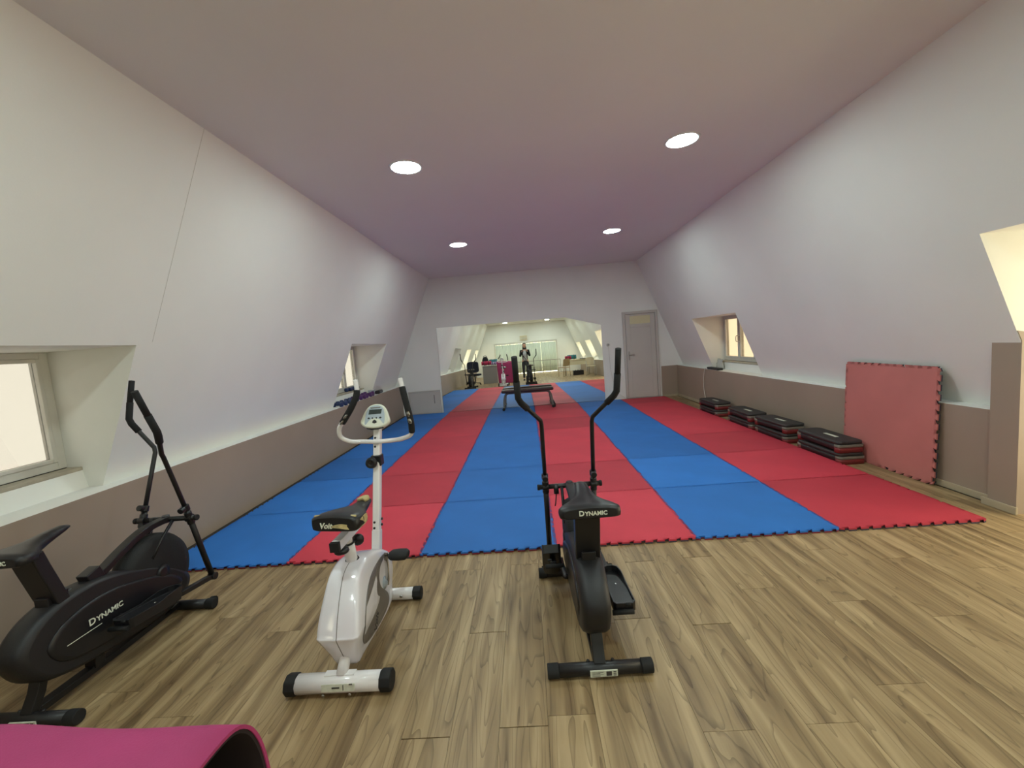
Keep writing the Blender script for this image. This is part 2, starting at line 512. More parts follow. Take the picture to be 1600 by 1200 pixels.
# floor: dark slab and laid planks
PW = 0.192
mb = MB(); mb.b2((-0.15, YE - .05, -0.10), (7.6, YB + .05, -0.009))
floor = struct(obj('floor', mb, M_gap))
known = {0: -0.844, 1: -1.396, -1: -1.425, -2: -0.788, 4: -0.80, 5: -0.24, 7: -0.227, 6: -0.873}
PL = 1.21
plank_mesh = {}
def plank(x0, x1, y0, y1, joint=False):
    g = 0.0006; ge = 0.0035 if joint else 0.0008
    w, l = round(x1 - x0, 4), round(y1 - y0, 4)
    key = (w, l, joint)
    if key not in plank_mesh:
        m2 = MB(); m2.b2((g, ge, -0.009), (w - g, l - 0.0008, 0.0))
        o = obj('plank', m2, M_wood, floor); plank_mesh[key] = o.data
    else:
        o = bpy.data.objects.new('plank', plank_mesh[key]); COL.objects.link(o); o.parent = floor
    o.location = (x0, y0, 0)
Y0P, Y1P = -3.45, 0.30
for k in range(-14, 26):
    x0 = 2.48 + PW * k; x1 = x0 + PW
    if x1 < KL or x0 > 7.4: continue
    x0 = max(x0, KL); x1 = min(x1, 7.45)
    xmid = (x0 + x1) / 2
    y1max = YB if xmid > 5.95 and xmid < 6.4 else Y1P
    ye = known.get(k, -1.2 + ((k * 0.437) % 1.0) * PL)
    ya, yb = (Y0P, y1max) if xmid < 6.4 else (max(Y0P, ALC[0]), ALC[1])
    ends = []
    e = ye
    while e > ya: e -= PL
    while e < yb:
        if e > ya + .02 and e < yb - .02: ends.append(e)
        e += PL
    ys = [ya] + ends + [yb]
    for a, b in zip(ys, ys[1:]):
        plank(x0, x1, a, b, joint=(abs(a - ye) < 1e-4 and k in known))
mb = MB()      # far planks behind the camera, seen only in the mirror
for k in range(-14, 21):
    x0 = max(2.48 + PW * k, KL); x1 = min(2.48 + PW * k + PW, KR)
    if x1 <= x0: continue
    y = YE + ((k * 0.437) % 1.0) * PL - PL
    while y < Y0P:
        a, b = max(y, YE), min(y + PL, Y0P); y += PL
        if b - a > 0.02: mb.b2((x0 + .0006, a + .0008, -0.009), (x1 - .0006, b - .0008, 0))
o = obj('far_planks', mb, M_wood, floor); o['kind'] = 'stuff'
mb = MB(); mb.b2((-.1, Y1P, -0.0088), (6.0, YB, -0.001))
obj('underlay', mb, M_gap, floor)

# skirting along the right wall
mb = MB(); mb.b2((KR - .016, 0.30, 0), (KR, YB, 0.055)); mb.b2((6.272, 0.07, 0), (6.288, 0.30, 0.055))
struct(obj('baseboard_right', mb, M_skirt, bevel=.004))
mb = MB(); mb.b2((5.99, YB - .014, 0), (KR, YB, 0.05))
struct(obj('baseboard_back', mb, M_skirt, bevel=.004))

# ------------------------------------------------------------------ windows in the dormer niches
def window(n, side, y0, y1, clear=False):
    xw = XWL if side < 0 else XWR
    s = -side                      # +1: room lies towards +x
    root = bpy.data.objects.new('window_%d' % n, None); COL.objects.link(root); root['kind'] = 'structure'
    root.location = (xw, y0, 0)
    W = y1 - y0; z0, z1 = 0.87, 1.70
    fw, fd = 0.055, 0.06
    mb = MB()
    mb.b2((0 - .05, 0, z0), (fd * .4, fw, z1)); mb.b2((-.05, W - fw, z0), (fd * .4, W, z1))
    mb.b2((-.05, fw, z0), (fd * .4, W - fw, z0 + fw)); mb.b2((-.05, fw, z1 - fw * .8), (fd * .4, W - fw, z1))
    L = (W - 2 * fw) / 3
    for i in (1, 2): mb.b2((-.05, fw + L * i - .02, z0 + fw), (fd * .3, fw + L * i + .02, z1 - fw * .8))
    for v in mb.bm.verts: v.co.x *= s
    obj('frame', mb, M_frame, root, bevel=.004)
    # sill board and plastered upstand
    mb = MB(); mb.b2((0, 0, z0 - .028), (.135, W, z0 - .003))
    for v in mb.bm.verts: v.co.x *= s
    obj('sill_board', mb, M_stain, root, bevel=.004)
    mb = MB(); mb.prism([(0, ZL), (.155, ZL), (.13, z0 - .028), (0, z0 - .028)], 1, 0, W)
    for v in mb.bm.verts: v.co.x *= s
    obj('sill_upstand', mb, M_white, root)
    mb = MB(); mb.b2((.0, 0.01, z0 - .004), (fd * .42, W - .01, z0 + .002)); mb.b2((.0, .01, z1 - .004), (.02, W - .25, z1 - .001))
    for v in mb.bm.verts: v.co.x *= s
    obj('seal', mb, M_seal, root)
    for i in range(3):
        a = fw + L * i + (.02 if i else 0); b = fw + L * (i + 1) - (.02 if i < 2 else 0)
        za, zb = z0 + fw, z1 - fw * .8
        t = .026
        mb = MB()
        mb.b2((-.03, a, za), (.03, a + t, zb)); mb.b2((-.03, b - t, za), (.03, b, zb))
        mb.b2((-.03, a + t, za), (.03, b - t, za + t)); mb.b2((-.03, a + t, zb - t), (.03, b - t, zb))
        for v in mb.bm.verts: v.co.x *= s
        sash = obj('sash', mb, M_frame, root, bevel=.004)
        mb = MB(); mb.b2((-.006, a + t, za + t), (.0, b - t, zb - t))
        for v in mb.bm.verts: v.co.x *= s
        obj('pane', mb, M_clear if clear else (M_pane2 if side > 0 else M_pane), sash)
        if i == 1 or (i == 2 and side > 0):
            h = (a + t / 2) if i == 2 else (b - t / 2)
            zc = (za + zb) / 2 - .02
            mb = MB(); mb.tube(crom([(s*.03, h, zc + .05), (s*.06, h, zc + .045), (s*.06, h, zc - .045), (s*.03, h, zc - .05)], 4), .006, 8)
            obj('handle', mb, M_frame, sash)
    return root
wn = 1
for a, b in NICHE_L[::-1]:
    window(wn, -1, a, b, a < -3); wn += 1
for a, b in NICHE_R[::-1]:
    window(wn, 1, a, b, a < -3); wn += 1

# glazed terrace door at the end of the alcove, standing open to the sky
root = bpy.data.objects.new('door_3', None); COL.objects.link(root); root['kind'] = 'structure'
root.location = (XWR + .75, ALC[0], 0)
mb = MB(); W = ALC[1] - ALC[0]
mb.b2((0, 0, 0), (.06, .07, ZA)); mb.b2((0, W - .07, 0), (.06, W, ZA)); mb.b2((0, .07, ZA - .07), (.06, W - .07, ZA)); mb.b2((0, .07, 0), (.06, W - .07, .03))
obj('frame', mb, M_frame, root, bevel=.004)
mb = MB(); mb.b2((.01, W / 2 - .05, .03), (.05, W / 2 + .05, ZA - .07)); mb.b2((.01, .07, .03), (.05, W - .07, .13))
lf = obj('leaf', mb, M_frame, root, bevel=.004)
mb = MB(); mb.b2((.027, .07, .13), (.033, W / 2 - .05, ZA - .07)); mb.b2((.027, W / 2 + .05, .13), (.033, W - .07, ZA - .07))
obj('pane', mb, M_clear, lf)

def portal(loc, rot, sx, sy):
    l = bpy.data.lights.new('daylight_portal', 'AREA'); l.shape = 'RECTANGLE'; l.size = sx; l.size_y = sy
    l.cycles.is_portal = True
    o = bpy.data.objects.new('daylight_portal', l); COL.objects.link(o); o.location = loc; o.rotation_euler = rot
for a, b in NICHE_L: portal((XWL - .08, (a + b) / 2, 1.28), (0, rad(-90), 0), .8, b - a)
for a, b in NICHE_R: portal((XWR + .08, (a + b) / 2, 1.28), (0, rad(90), 0), .8, b - a)
portal((XWR + .85, sum(ALC) / 2, 1.0), (0, rad(90), 0), 2.0, ALC[1] - ALC[0])
portal(((WX0 + WX1) / 2, YE - .2, 1.0), (rad(90), 0, 0), WX1 - WX0, 2.0)

# wide glazed opening of the end wall, with curtains
root = bpy.data.objects.new('window_8', None); COL.objects.link(root); root['kind'] = 'structure'
root.location = (WX0, YE, 0)
W = WX1 - WX0
mb = MB()
mb.b2((0, -.08, 0), (.10, .02, WZ)); mb.b2((W - .10, -.08, 0), (W, .02, WZ)); mb.b2((.10, -.08, WZ - .10), (W - .10, .02, WZ)); mb.b2((.10, -.08, 0), (W - .10, .02, .06))
for i in (1, 2, 3): mb.b2((W * i / 4 - .03, -.07, .06), (W * i / 4 + .03, .01, WZ - .10))
obj('frame', mb, M_frame, root, bevel=.006)
for i in range(4):
    mb = MB(); mb.b2((W * i / 4 + .03, -.04, .06), (W * (i + 1) / 4 - .03, -.034, WZ - .1))
    obj('pane', mb, M_clear, root)

def curtain_mat():
    m = bpy.data.materials.new('sage_curtain_voile'); m.use_nodes = True
    nt = m.node_tree; nt.nodes.clear()
    out = nt.nodes.new('ShaderNodeOutputMaterial')
    d = nt.nodes.new('ShaderNodeBsdfDiffuse'); d.inputs[0].default_value = lin((214, 220, 210)) + (1,)
    t = nt.nodes.new('ShaderNodeBsdfTranslucent'); t.inputs[0].default_value = lin((196, 206, 196)) + (1,)
    mx = nt.nodes.new('ShaderNodeMixShader'); mx.inputs[0].default_value = 0.2
    nt.links.new(d.outputs[0], mx.inputs[1]); nt.links.new(t.outputs[0], mx.inputs[2]); nt.links.new(mx.outputs[0], out.inputs[0])
    return m
M_voile = curtain_mat()
def curtain(x0, x1, label, ph):
    mb = MB(); n = 44
    a = []; 
    for i in range(n + 1):
        x = x0 + (x1 - x0) * i / n
        yy = .025 * sin(i * 1.35 + ph) + .008 * sin(i * 3.1)
        a.append((x, YE + .09 + yy))
    front = [(x, y) for x, y in a]; backp = [(x, y - .004) for x, y in reversed(a)]
    mb.prism(front + backp, 2, .10, WZ - .13)
    root = thing('curtain', label, 'curtain', (0, 0, 0), 0, 'curtains before the wide end window')
    for f in mb.bm.faces: f.smooth = True
    obj('cloth', mb, M_voile, root)
    mb = MB(); mb.tube([(x0, YE + .085, WZ - .11), (x1, YE + .085, WZ - .11)], .012, 10)
    obj('rail', mb, M_steel, root)
    for i in range(5):
        mb = MB(); x = x0 + (x1 - x0) * (i + .5) / 5
        mb.lathe([(.014, -.01), (.022, -.01), (.022, .01), (.014, .01)], (x, YE + .085, WZ - .112), 0, 12)
        obj('hook', mb, M_black, root)
cx = [WX0 + .08, 2.05, 3.02, 3.98, WX1 - .08]
for i, w in enumerate(('first', 'second', 'third', 'fourth')):
    curtain(cx[i] + .001, cx[i + 1] - .001, '%s sage grey curtain from the desk side, hung before the wide end window' % w, i * 1.1)

# ------------------------------------------------------------------ door, service hatch, switch
root = bpy.data.objects.new('door_1', None); COL.objects.link(root); root['kind'] = 'structure'
root.location = (5.15, YB, 0.03)
mb = MB(); Wd, Hd = .80, 1.985
mb.b2((0, -.035, 0), (.06, 0, Hd)); mb.b2((Wd - .06, -.035, 0), (Wd, 0, Hd)); mb.b2((.06, -.035, Hd - .06), (Wd - .06, 0, Hd))
obj('frame', mb, M_door, root, bevel=.006)
mb = MB(); mb.b2((.066, -.028, .005), (.17, -.004, Hd - .066)); mb.b2((Wd - .17, -.028, .005), (Wd - .066, -.004, Hd - .066))
mb.b2((.17, -.028, 1.62), (Wd - .17, -.004, 1.70)); mb.b2((.17, -.028, 1.88), (Wd - .17, -.004, Hd - .066)); mb.b2((.17, -.028, .005), (Wd - .17, -.004, .13))
leaf = obj('leaf', mb, M_door, root, bevel=.004)
mb = MB(); mb.b2((.17, -.02, .13), (Wd - .17, -.008, 1.62))
obj('panel', mb, M_door, leaf)
mb = MB(); mb.b2((.17, -.02, 1.70), (Wd - .17, -.012, 1.88))
obj('pane', mb, M_transom, leaf)
mb = MB(); mb.b2((.10, -.034, .88), (.135, -.026, 1.08)); mb.tube([(.117, -.03, 1.0), (.117, -.075, 1.0), (.23, -.08, 1.0)], .009, 8)
obj('handle', mb, M_steel, leaf, bevel=.002)

root = bpy.data.objects.new('door_2', None); COL.objects.link(root); root['kind'] = 'structure'
root.location = (0.055, YB, 0.022)
mb = MB(); mb.b2((0, -.02, 0), (.03, 0, .545)); mb.b2((.735, -.02, 0), (.765, 0, .545)); mb.b2((.03, -.02, .51), (.735, 0, .545))
obj('frame', mb, M_door, root, bevel=.004)
mb = MB(); mb.b2((.034, -.013, .003), (.731, -.002, .506))
leaf = obj('leaf', mb, M_door, root, bevel=.003)
mb = MB(); mb.b2((.600, -.016, .23), (.612, -.012, .43))
obj('handle', mb, M_seal, leaf)

sw = thing('wall_socket', 'round white socket on the back wall between mirror and door, thin cable below', 'socket', (4.80, YB, 1.30))
mb = MB(); mb.lathe([(.034, 0), (.036, -.012), (.028, -.02), (.0281, -.02)], (0, 0, 0), 1, 20)
obj('cover', mb, M_door, sw)
mb = MB(); mb.lathe([(.012, -.018), (.012, -.026), (.004, -.028)], (0, 0, 0), 1, 14)
obj('plug', mb, M_grey, sw)
mb = MB(); mb.tube(crom([(0, -.024, -.01), (.012, -.02, -.25), (.03, -.014, -.6), (.10, -.012, -.95), (.20, -.012, -1.16), (.33, -.02, -1.255)], 6), .004, 6)
obj('cable', mb, M_cord, sw)

# ------------------------------------------------------------------ mirror leaning on the back wall
def ym(x, z): return 6.782 + .0038 * (x - .87) + .0133 * z
mir = thing('wall_mirror', 'wide frameless mirror leaning on the back wall, reflecting the whole room', 'mirror')
mx0, mx1, mz0, mz1 = .865, 4.665, .022, 2.008
def mslab(mb, x0, x1, z0, z1, t0, t1):
    A = [(x0, ym(x0, z0) + t0, z0), (x1, ym(x1, z0) + t0, z0), (x1, ym(x1, z1) + t0, z1), (x0, ym(x0, z1) + t0, z1)]
    B = [(p[0], p[1] - t0 + t1, p[2]) for p in A]
    va = [mb.bm.verts.new(p) for p in A]; vb = [mb.bm.verts.new(p) for p in B]
    mb.bm.faces.new(va); mb.bm.faces.new(vb[::-1])
    for i in range(4):
        j = (i + 1) % 4; mb.bm.faces.new((va[j], va[i], vb[i], vb[j]))
mb = MB(); mslab(mb, mx0, mx1, mz0, mz1, 0, .003); obj('mirror_glass', mb, M_mirror, mir)
mb = MB(); mslab(mb, mx0 + .002, mx1 - .002, mz0, mz1 - .002, .0031, .007); obj('backing', mb, M_grey, mir)

# ------------------------------------------------------------------ ceiling downlights
def downlight(label, loc):
    t = thing('ceiling_light', label, 'ceiling light', loc, 0, 'round downlights in the ceiling')
    mb = MB(); mb.lathe([(.128, -.001), (.128, -.006), (.148, -.004), (.150, 0), (.140, .004), (.128, .004)], (0, 0, 0), 2, 32)
    obj('ring', mb, M_lampring, t)
    mb = MB(); mb.lathe([(.127, .002), (.127, -.004), (.08, -.006), (.02, -.0065)], (0, 0, 0), 2, 32)
    obj('diffuser', mb, M_lamp, t)
    return t
lab = {(1.95, 3.91): 'small lit downlight nearest the back wall on the dumbbell window side', (4.39, 3.91): 'lit downlight nearest the back wall on the door side',
       (1.95, .97): 'large lit downlight above the exercise bike side of the mats', (4.39, .97): 'large lit downlight above the stepper side of the mats'}
base_l = None
for yy in (3.91, .97, -1.97, -4.91, -7.85):
    for xx in (1.95, 4.39):
        l = lab.get((xx, yy)) or 'lit round downlight behind the camera, %s row, %s side' % ({-1.97: 'nearest', -4.91: 'middle', -7.85: 'farthest'}[yy], 'desk' if xx < 3 else 'cream table')
        if base_l is None: base_l = downlight(l, (xx, yy, ZC))
        else: dup(base_l, (xx, yy, ZC), 0, l)

# ------------------------------------------------------------------ jigsaw mats
NT, AMP = 12, 0.0115
def edge_pts(l0=0.0, l1=1.0):
    P = 1.0 / NT; e = .012 * .55
    out = [(0.0, 0.0)]
    for i in range(NT):
        s = i * P
        out += [(s + .25*P + e, -AMP), (s + .25*P - e, AMP), (s + .75*P + e, AMP), (s + .75*P - e, -AMP)]
    out.append((1.0, 0.0))
    return [p for p in out if p[0] <= l1 + 1e-9]
def tile_mesh(name, ly=1.0, th=.022, red=True):
    E0 = edge_pts(); EY = edge_pts(l1=ly)
    poly = [(s, o) for s, o in E0]
    poly += [(1 + o, s) for s, o in EY[1:]]
    if ly < 1:
        poly += [(1.0, ly), (0.0, ly)]
        poly += [(o, s) for s, o in reversed(EY[1:])]
    else:
        poly += [(s, 1 + o) for s, o in reversed(E0[:-1])]
        poly += [(o, s) for s, o in reversed(E0[1:-1])]
    k = .9966; cx_, cy_ = .5, ly / 2
    poly = [(cx_ + (x - cx_) * k, cy_ + (y - cy_) * k) for x, y in poly]
    bm = bmesh.new()
    lo = [bm.verts.new((x, y, 0)) for x, y in poly]; mi = [bm.verts.new((x, y, th * .5)) for x, y in poly]
    hi = [bm.verts.new((x, y, th)) for x, y in poly]
    n = len(poly)
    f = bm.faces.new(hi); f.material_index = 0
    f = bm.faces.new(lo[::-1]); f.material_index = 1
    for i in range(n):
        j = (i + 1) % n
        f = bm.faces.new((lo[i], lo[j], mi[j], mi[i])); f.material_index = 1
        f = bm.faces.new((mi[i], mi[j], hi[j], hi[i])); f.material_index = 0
    bmesh.ops.triangulate(bm, faces=[f for f in bm.faces if len(f.verts) > 4])
    me = bpy.data.meshes.new(name); bm.to_mesh(me); bm.free()
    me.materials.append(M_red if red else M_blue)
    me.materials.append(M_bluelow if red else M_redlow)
    return me
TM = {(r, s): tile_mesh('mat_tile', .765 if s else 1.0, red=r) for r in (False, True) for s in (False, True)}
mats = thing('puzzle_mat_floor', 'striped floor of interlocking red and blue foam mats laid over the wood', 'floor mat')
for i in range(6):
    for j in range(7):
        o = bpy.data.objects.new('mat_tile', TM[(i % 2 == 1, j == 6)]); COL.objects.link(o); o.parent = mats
        o.location = (i, j, 0)
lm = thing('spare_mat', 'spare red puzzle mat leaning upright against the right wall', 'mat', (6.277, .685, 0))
o = bpy.data.objects.new('mat_tile', tile_mesh('mat_tile', 1.0, .024, True)); COL.objects.link(o); o.parent = lm; o.data.materials[0] = M_redhaze
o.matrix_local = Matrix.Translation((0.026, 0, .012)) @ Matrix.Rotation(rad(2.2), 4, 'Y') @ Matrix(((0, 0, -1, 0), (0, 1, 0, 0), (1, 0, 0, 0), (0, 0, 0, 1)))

# ------------------------------------------------------------------ elliptical trainer with a saddle
def saddle(mb, rows, c, n=20):
    """rows: (y, half width, top z, bottom z, exponent)"""
    rings = []
    for y, w, zt, zb, ex in rows:
        ring = []
        for k in range(n):
            a = 2 * pi * k / n
            ca, sa = cos(a), sin(a)
            x = w * math.copysign(abs(ca) ** ex, ca)
            h = (zt - zb) / 2
            z = (zt + zb) / 2 + h * math.copysign(abs(sa) ** ex, sa)
            if sa > 0: z += .010 * (1 - (x / w) ** 2) if w > .06 else 0
            ring.append((c[0] + x, c[1] + y, c[2] + z))
        rings.append(ring)
    mb.loft(rings)

def elliptical(label, loc, rz, L_, R_):
    """L_, R_: (lower arm angle, upper arm angle, pedal pin y, pedal pin z, foot plate tilt)"""
    t = thing('elliptical_trainer', label, 'exercise machine', loc, rz, 'two matching elliptical trainers')
    # floor bars
    for nm, y, hw in (('rear_foot_bar', 0, .232), ('front_foot_bar', .80, .232)):
        mb = MB(); mb.tube([(-hw, y, .031), (hw, y, .031)], .028, 16)
        bar = obj(nm, mb, M_black, t)
        for s in (-1, 1):
            mb = MB(); mb.tube([(s * (hw - .05), y, .031), (s * (hw + .002), y, .031)], .031, 14)
            obj('end_cap', mb, M_rubber, bar, bevel=.004)
        if y == 0:
            mb = MB(); mb.b2((-.048, -.0345, .018), (.072, -.0285, .046))
            mb2 = obj('sticker', mb, M_sticker, bar)
            mb = MB(); mb.b2((.022, -.0352, .022), (.046, -.0342, .042))
            for k in range(4): mb.b2((-.040, -.0352, .0225 + k * .0055), (-.004 + .014 * (k % 2), -.0342, .0242 + k * .0055))
            for k in range(3): mb.b2((.053, -.0352, .022 + k * .008), (.066, -.0342, .026 + k * .008))
            obj('print', mb, M_dkprint, bar)
            for x in (-.05, .06):
                mb = MB(); mb.lathe([(.006, 0), (.009, .004), (.006, .012)], (x, .012, .052), 2, 8); obj('bolt', mb, M_black, bar)
        else:
            for s in (-1, 1):
                mb = MB(); mb.tube([(s * .20 - .012, y + .03, .030), (s * .20 + .012, y + .03, .030)], .028, 14); obj('wheel', mb, M_rubber, bar)
    mb = MB()
    mb.tube([(0, .02, .045), (0, .40, .040), (0, .78, .045)], .02, flat=(.05, .032))
    mb.tube([(0, .005, .05), (0, .045, .12), (0, .085, .24)], .02, flat=(.052, .036))
    mb.tube([(0, .29, .045), (0, .30, .16)], .02, flat=(.05, .06))
    mb.tube([(0, .70, .045), (0, .69, .16)], .02, flat=(.045, .05))
    obj('base_frame', mb, M_black, t, bevel=.003)
    # moulded drive housing (long egg tilted forward)
    prof = [(-.045, .335), (-.02, .235), (.045, .165), (.16, .125), (.30, .102), (.50, .08), (.68, .075), (.82, .12), (.865, .195), (.80, .28),
            (.66, .37), (.52, .43), (.38, .475), (.25, .488), (.12, .47), (.02, .42)]
    P = [tuple(v) for v in crom([(a, b, 0) for a, b in prof], 4, True)]
    cy_, cz_ = .37, .28
    mb = MB(); rings = []
    for x, k in ((-.066, .90), (-.058, .965), (-.036, 1.0), (.036, 1.0), (.058, .965), (.066, .90)):
        rings.append([(x, cy_ + (p[0] - cy_) * k, cz_ + (p[1] - cz_) * k) for p in P])
    mb.loft(rings); h = obj('drive_housing', mb, M_housing, t)
    mb = MB()   # raised side shells with the seam
    for s in (-1, 1):
        rr = []
        for x, k in ((.064, .80), (.071, .78), (.074, .72)):
            rr.append([(s * x, cy_ + .02 + (p[0] - cy_) * k, cz_ - .01 + (p[1] - cz_) * k * .82) for p in P])
        mb.loft(rr)
    obj('side_shell', mb, M_blackp, h)
    text('lettering', [('D', .046), ('YNAMIC', .036)], M_text, h, (.0748, .235, .292), (pi / 2, 0, pi / 2), .0006, bold=.0008, center=False)
    mb = MB(); mb.b2((.0742, .13, .268), (.0752, .29, .271)); obj('trim_line', mb, M_text, h)
    # flywheel fan cover at the front
    mb = MB(); mb.lathe([(.03, -.062), (.17, -.060), (.212, -.048), (.226, -.02), (.226, .02), (.212, .048), (.17, .060), (.03, .062)], (0, .665, .325), 0, 40)
    w = obj('flywheel_cover', mb, M_mesh, t)
    for s in (-1, 1):
        mb = MB(); mb.lathe([(.02, 0), (.045, s * .008), (.02, s * .014)], (s * .060, .665, .325), 0, 16); obj('hub', mb, M_blackp, w)
    # frame tube up to the crossbar, brace
    mb = MB(); mb.tube(crom([(0, .30, .455), (0, .40, .49), (0, .52, .545), (0, .66, .590), (0, .815, .592)], 6), .02, flat=(.052, .034))
    fr = obj('upper_frame', mb, M_black, t, bevel=.004)
    mb = MB(); mb.box((0, .345, .485), (.062, .075, .085), Matrix.Rotation(rad(18), 3, 'X')); obj('frame_bracket', mb, M_blackp, fr, bevel=.006)
    mb = MB(); mb.tube([(.05, .80, .585), (.055, .70, .51), (.058, .62, .43)], .009, 8); mb.tube([(-.05, .80, .585), (-.055, .70, .51), (-.058, .62, .43)], .009, 8)
    obj('brace', mb, M_black, fr)
    mb = MB(); mb.tube([(-.196, .81, .59), (.196, .81, .59)], .0155, 14)
    cb = obj('crossbar', mb, M_black, t)
    for s in (-1, 1):
        mb = MB(); mb.tube([(s * .185, .81, .59), (s * .202, .81, .59)], .018, 14); obj('end_cap', mb, M_rubber, cb, bevel=.003)
    mb = MB(); mb.tube([(-.085, .81, .605), (-.085, .80, .545)], .016, 12); mb.tube([(-.085, .802, .555), (-.095, .79, .49), (-.10, .79, .47)], .004, 6)
    obj('tension_clamp', mb, M_blackp, cb)
    mb = MB(); mb.tube([(0.0, .81, .615), (0.0, .81, .57)], .02, 12)
    obj('centre_clamp', mb, M_blackp, cb)
    # seat
    mb = MB()
    mb.tube([(0, .175, .45), (0, .145, .56), (0, .118, .66), (0, .100, .735)], .02, flat=(.054, .115))
    sp = obj('seat_post', mb, M_blackp, t, bevel=.006)
    mb = MB(); mb.lathe([(.012, .0), (.02, .012), (.02, .04), (.014, .046)], (0, .20, .475), 1, 14); mb.box((0, .165, .485), (.066, .09, .05))
    obj('clamp_knob', mb, M_blackp, sp, bevel=.004)
    mb = MB()
    saddle(mb, [(-.022, .112, .770, .738, .3), (-.012, .130, .778, .730, .35), (.02, .134, .776, .728, .4), (.055, .120, .774, .728, .5), (.09, .084, .778, .728, .65), (.125, .056, .788, .730, .75),
                (.17, .041, .797, .742, .85), (.22, .033, .802, .758, .9), (.255, .029, .802, .770, .9), (.278, .020, .796, .780, 1.0)], (0, 0, 0))
    st = obj('seat', mb, M_vinyl, t)
    text('lettering', [('D', .032), ('YNAMIC', .025)], M_text, st, (.012, -.0232, .748), (pi / 2, 0, 0), .0012, bold=.0006)
    # swing arms, pedal bars, foot plates
    PV = Vector((0, .81, .59))
    for s, (th, thu, py, pz, ptilt) in ((-1, L_), (1, R_)):
        Rl, Ru = Matrix.Rotation(-rad(th), 3, 'X'), Matrix.Rotation(-rad(thu), 3, 'X')
        def A(x, y, z): return PV + (Ru if z > .2 else Rl) @ Vector((0, y, z)) + Vector((s * x, 0, 0))
        mb = MB(); mb.tube([A(.15, 0, -.465), A(.15, 0, .07)], .0165, 12)
        arm = obj('swing_arm', mb, M_black, t)
        mb = MB(); mb.tube([A(.15, 0, .0), A(.15, 0, .30), A(.15, 0, .425), A(.155, -.008, .455), A(.262, -.088, .605), A(.275, -.098, .635), A(.278, -.127, .88)], .0128, 12)
        ha = obj('handlebar', mb, M_black, arm)
        mb = MB(); mb.tube([A(.228, -.062, .556), A(.262, -.088, .605), A(.275, -.098, .635), A(.277, -.112, .74)], .0185, 12)
        mb.tube([A(.277, -.112, .735), A(.278, -.128, .883)], .0165, 12)
        obj('foam_grip', mb, M_foam, ha)
        mb = MB(); mb.tube([A(.15, 0, .055), A(.15, 0, .09)], .021, 12); mb.tube([A(.15, -.015, .075), A(.15, -.045, .075)], .018, 12); mb.tube([A(.132, 0, 0), A(.168, 0, 0)], .024, 14)
        mb.tube([A(.15, 0, -.04), A(.15, 0, .04)], .021, 12)
        obj('arm_clamp_knob', mb, M_blackp, arm, bevel=.003)
        bt = A(.15, 0, -.45)
        pin = Vector((s * .15, py, pz))
        d = (bt - pin).normalized()
        mb = MB(); mb.tube([bt + d * .02, bt - d * .12, pin - d * .10], .016, flat=(.034, .028))
        mb.tube([(s * .13, bt.y, bt.z), (s * .175, bt.y, bt.z)], .024, 14)
        pb = obj('pedal_bar', mb, M_black, t, bevel=.003)
        pl = MB()
        dbar = d
        d = Matrix.Rotation(rad(ptilt), 3, 'X') @ d
        up = Vector((0, -d.z, d.y))
        c0 = pin + d * .045 + up * .03 + Vector((s * .005, 0, 0))
        out = []
        for q in ((-.175, .040), (-.165, .052), (-.02, .054), (.10, .050), (.155, .040), (.175, .015), (.175, -.015), (.155, -.040), (.10, -.050), (-.02, -.054), (-.165, -.052), (-.175, -.040)):
            out.append(q)
        r0, r1, r2, r3 = [], [], [], []
        for a, b in out:
            base = c0 + d * a + Vector((b, 0, 0))
            lift = .034 if a > .09 else (.012 if abs(b) > .045 else .006)
            r0.append(base - up * .040 - d * (a * .06)); r1.append(base + up * lift)
            inn = c0 + d * (a * .93) + Vector((b * .88, 0, 0))
            r2.append(inn + up * lift); r3.append(inn + up * .002)
        pl.loft([r0, r1, r2, r3])
        fp = obj('foot_plate', pl, M_blackp, pb, bevel=.003)
        mb = MB(); mb.lathe([(.006, 0), (.006, .004), (.003, .0045)], tuple(c0 + d * .02), 2, 10); obj('screw', mb, M_chrome, pb)
        d = dbar
        mb = MB(); mb.tube([(s * .085, .372, .25), (s * .098, .372, .25), pin + Vector((-s * .05, 0, -.0)), pin + Vector((-s * .0, 0, 0))], .013, 10)
        obj('crank', mb, M_black, t)
        mb = MB(); mb.tube([pin - d * .13 + Vector((-s * .055, 0, -.005)), pin - d * .13 + Vector((s * .045, 0, -.005))], .012, 12); mb.tube([pin - d * .13 + Vector((0, 0, -.005)), pin - d * .09], .012, 8)
        mb.lathe([(.004, -.012), (.007, -.010), (.007, .010), (.004, .012)], tuple(pin - d * .125 + Vector((s * .02, 0, .03))), 0, 10)
        obj('rear_peg', mb, M_rubber, pb)
    return t
elliptical('black elliptical trainer with saddle, standing alone in the middle of the wood floor', (3.11, -1.157, 0), rad(.8), (-10, -12, .60, .225, -34), (-6, -12, .255, .195, 0))
elliptical('black elliptical trainer with saddle, beside the left wall and its near window', (.588, -1.28, 0), 0, (22, 22, .30, .22, 0), (-13, -15, .43, .215, 0))

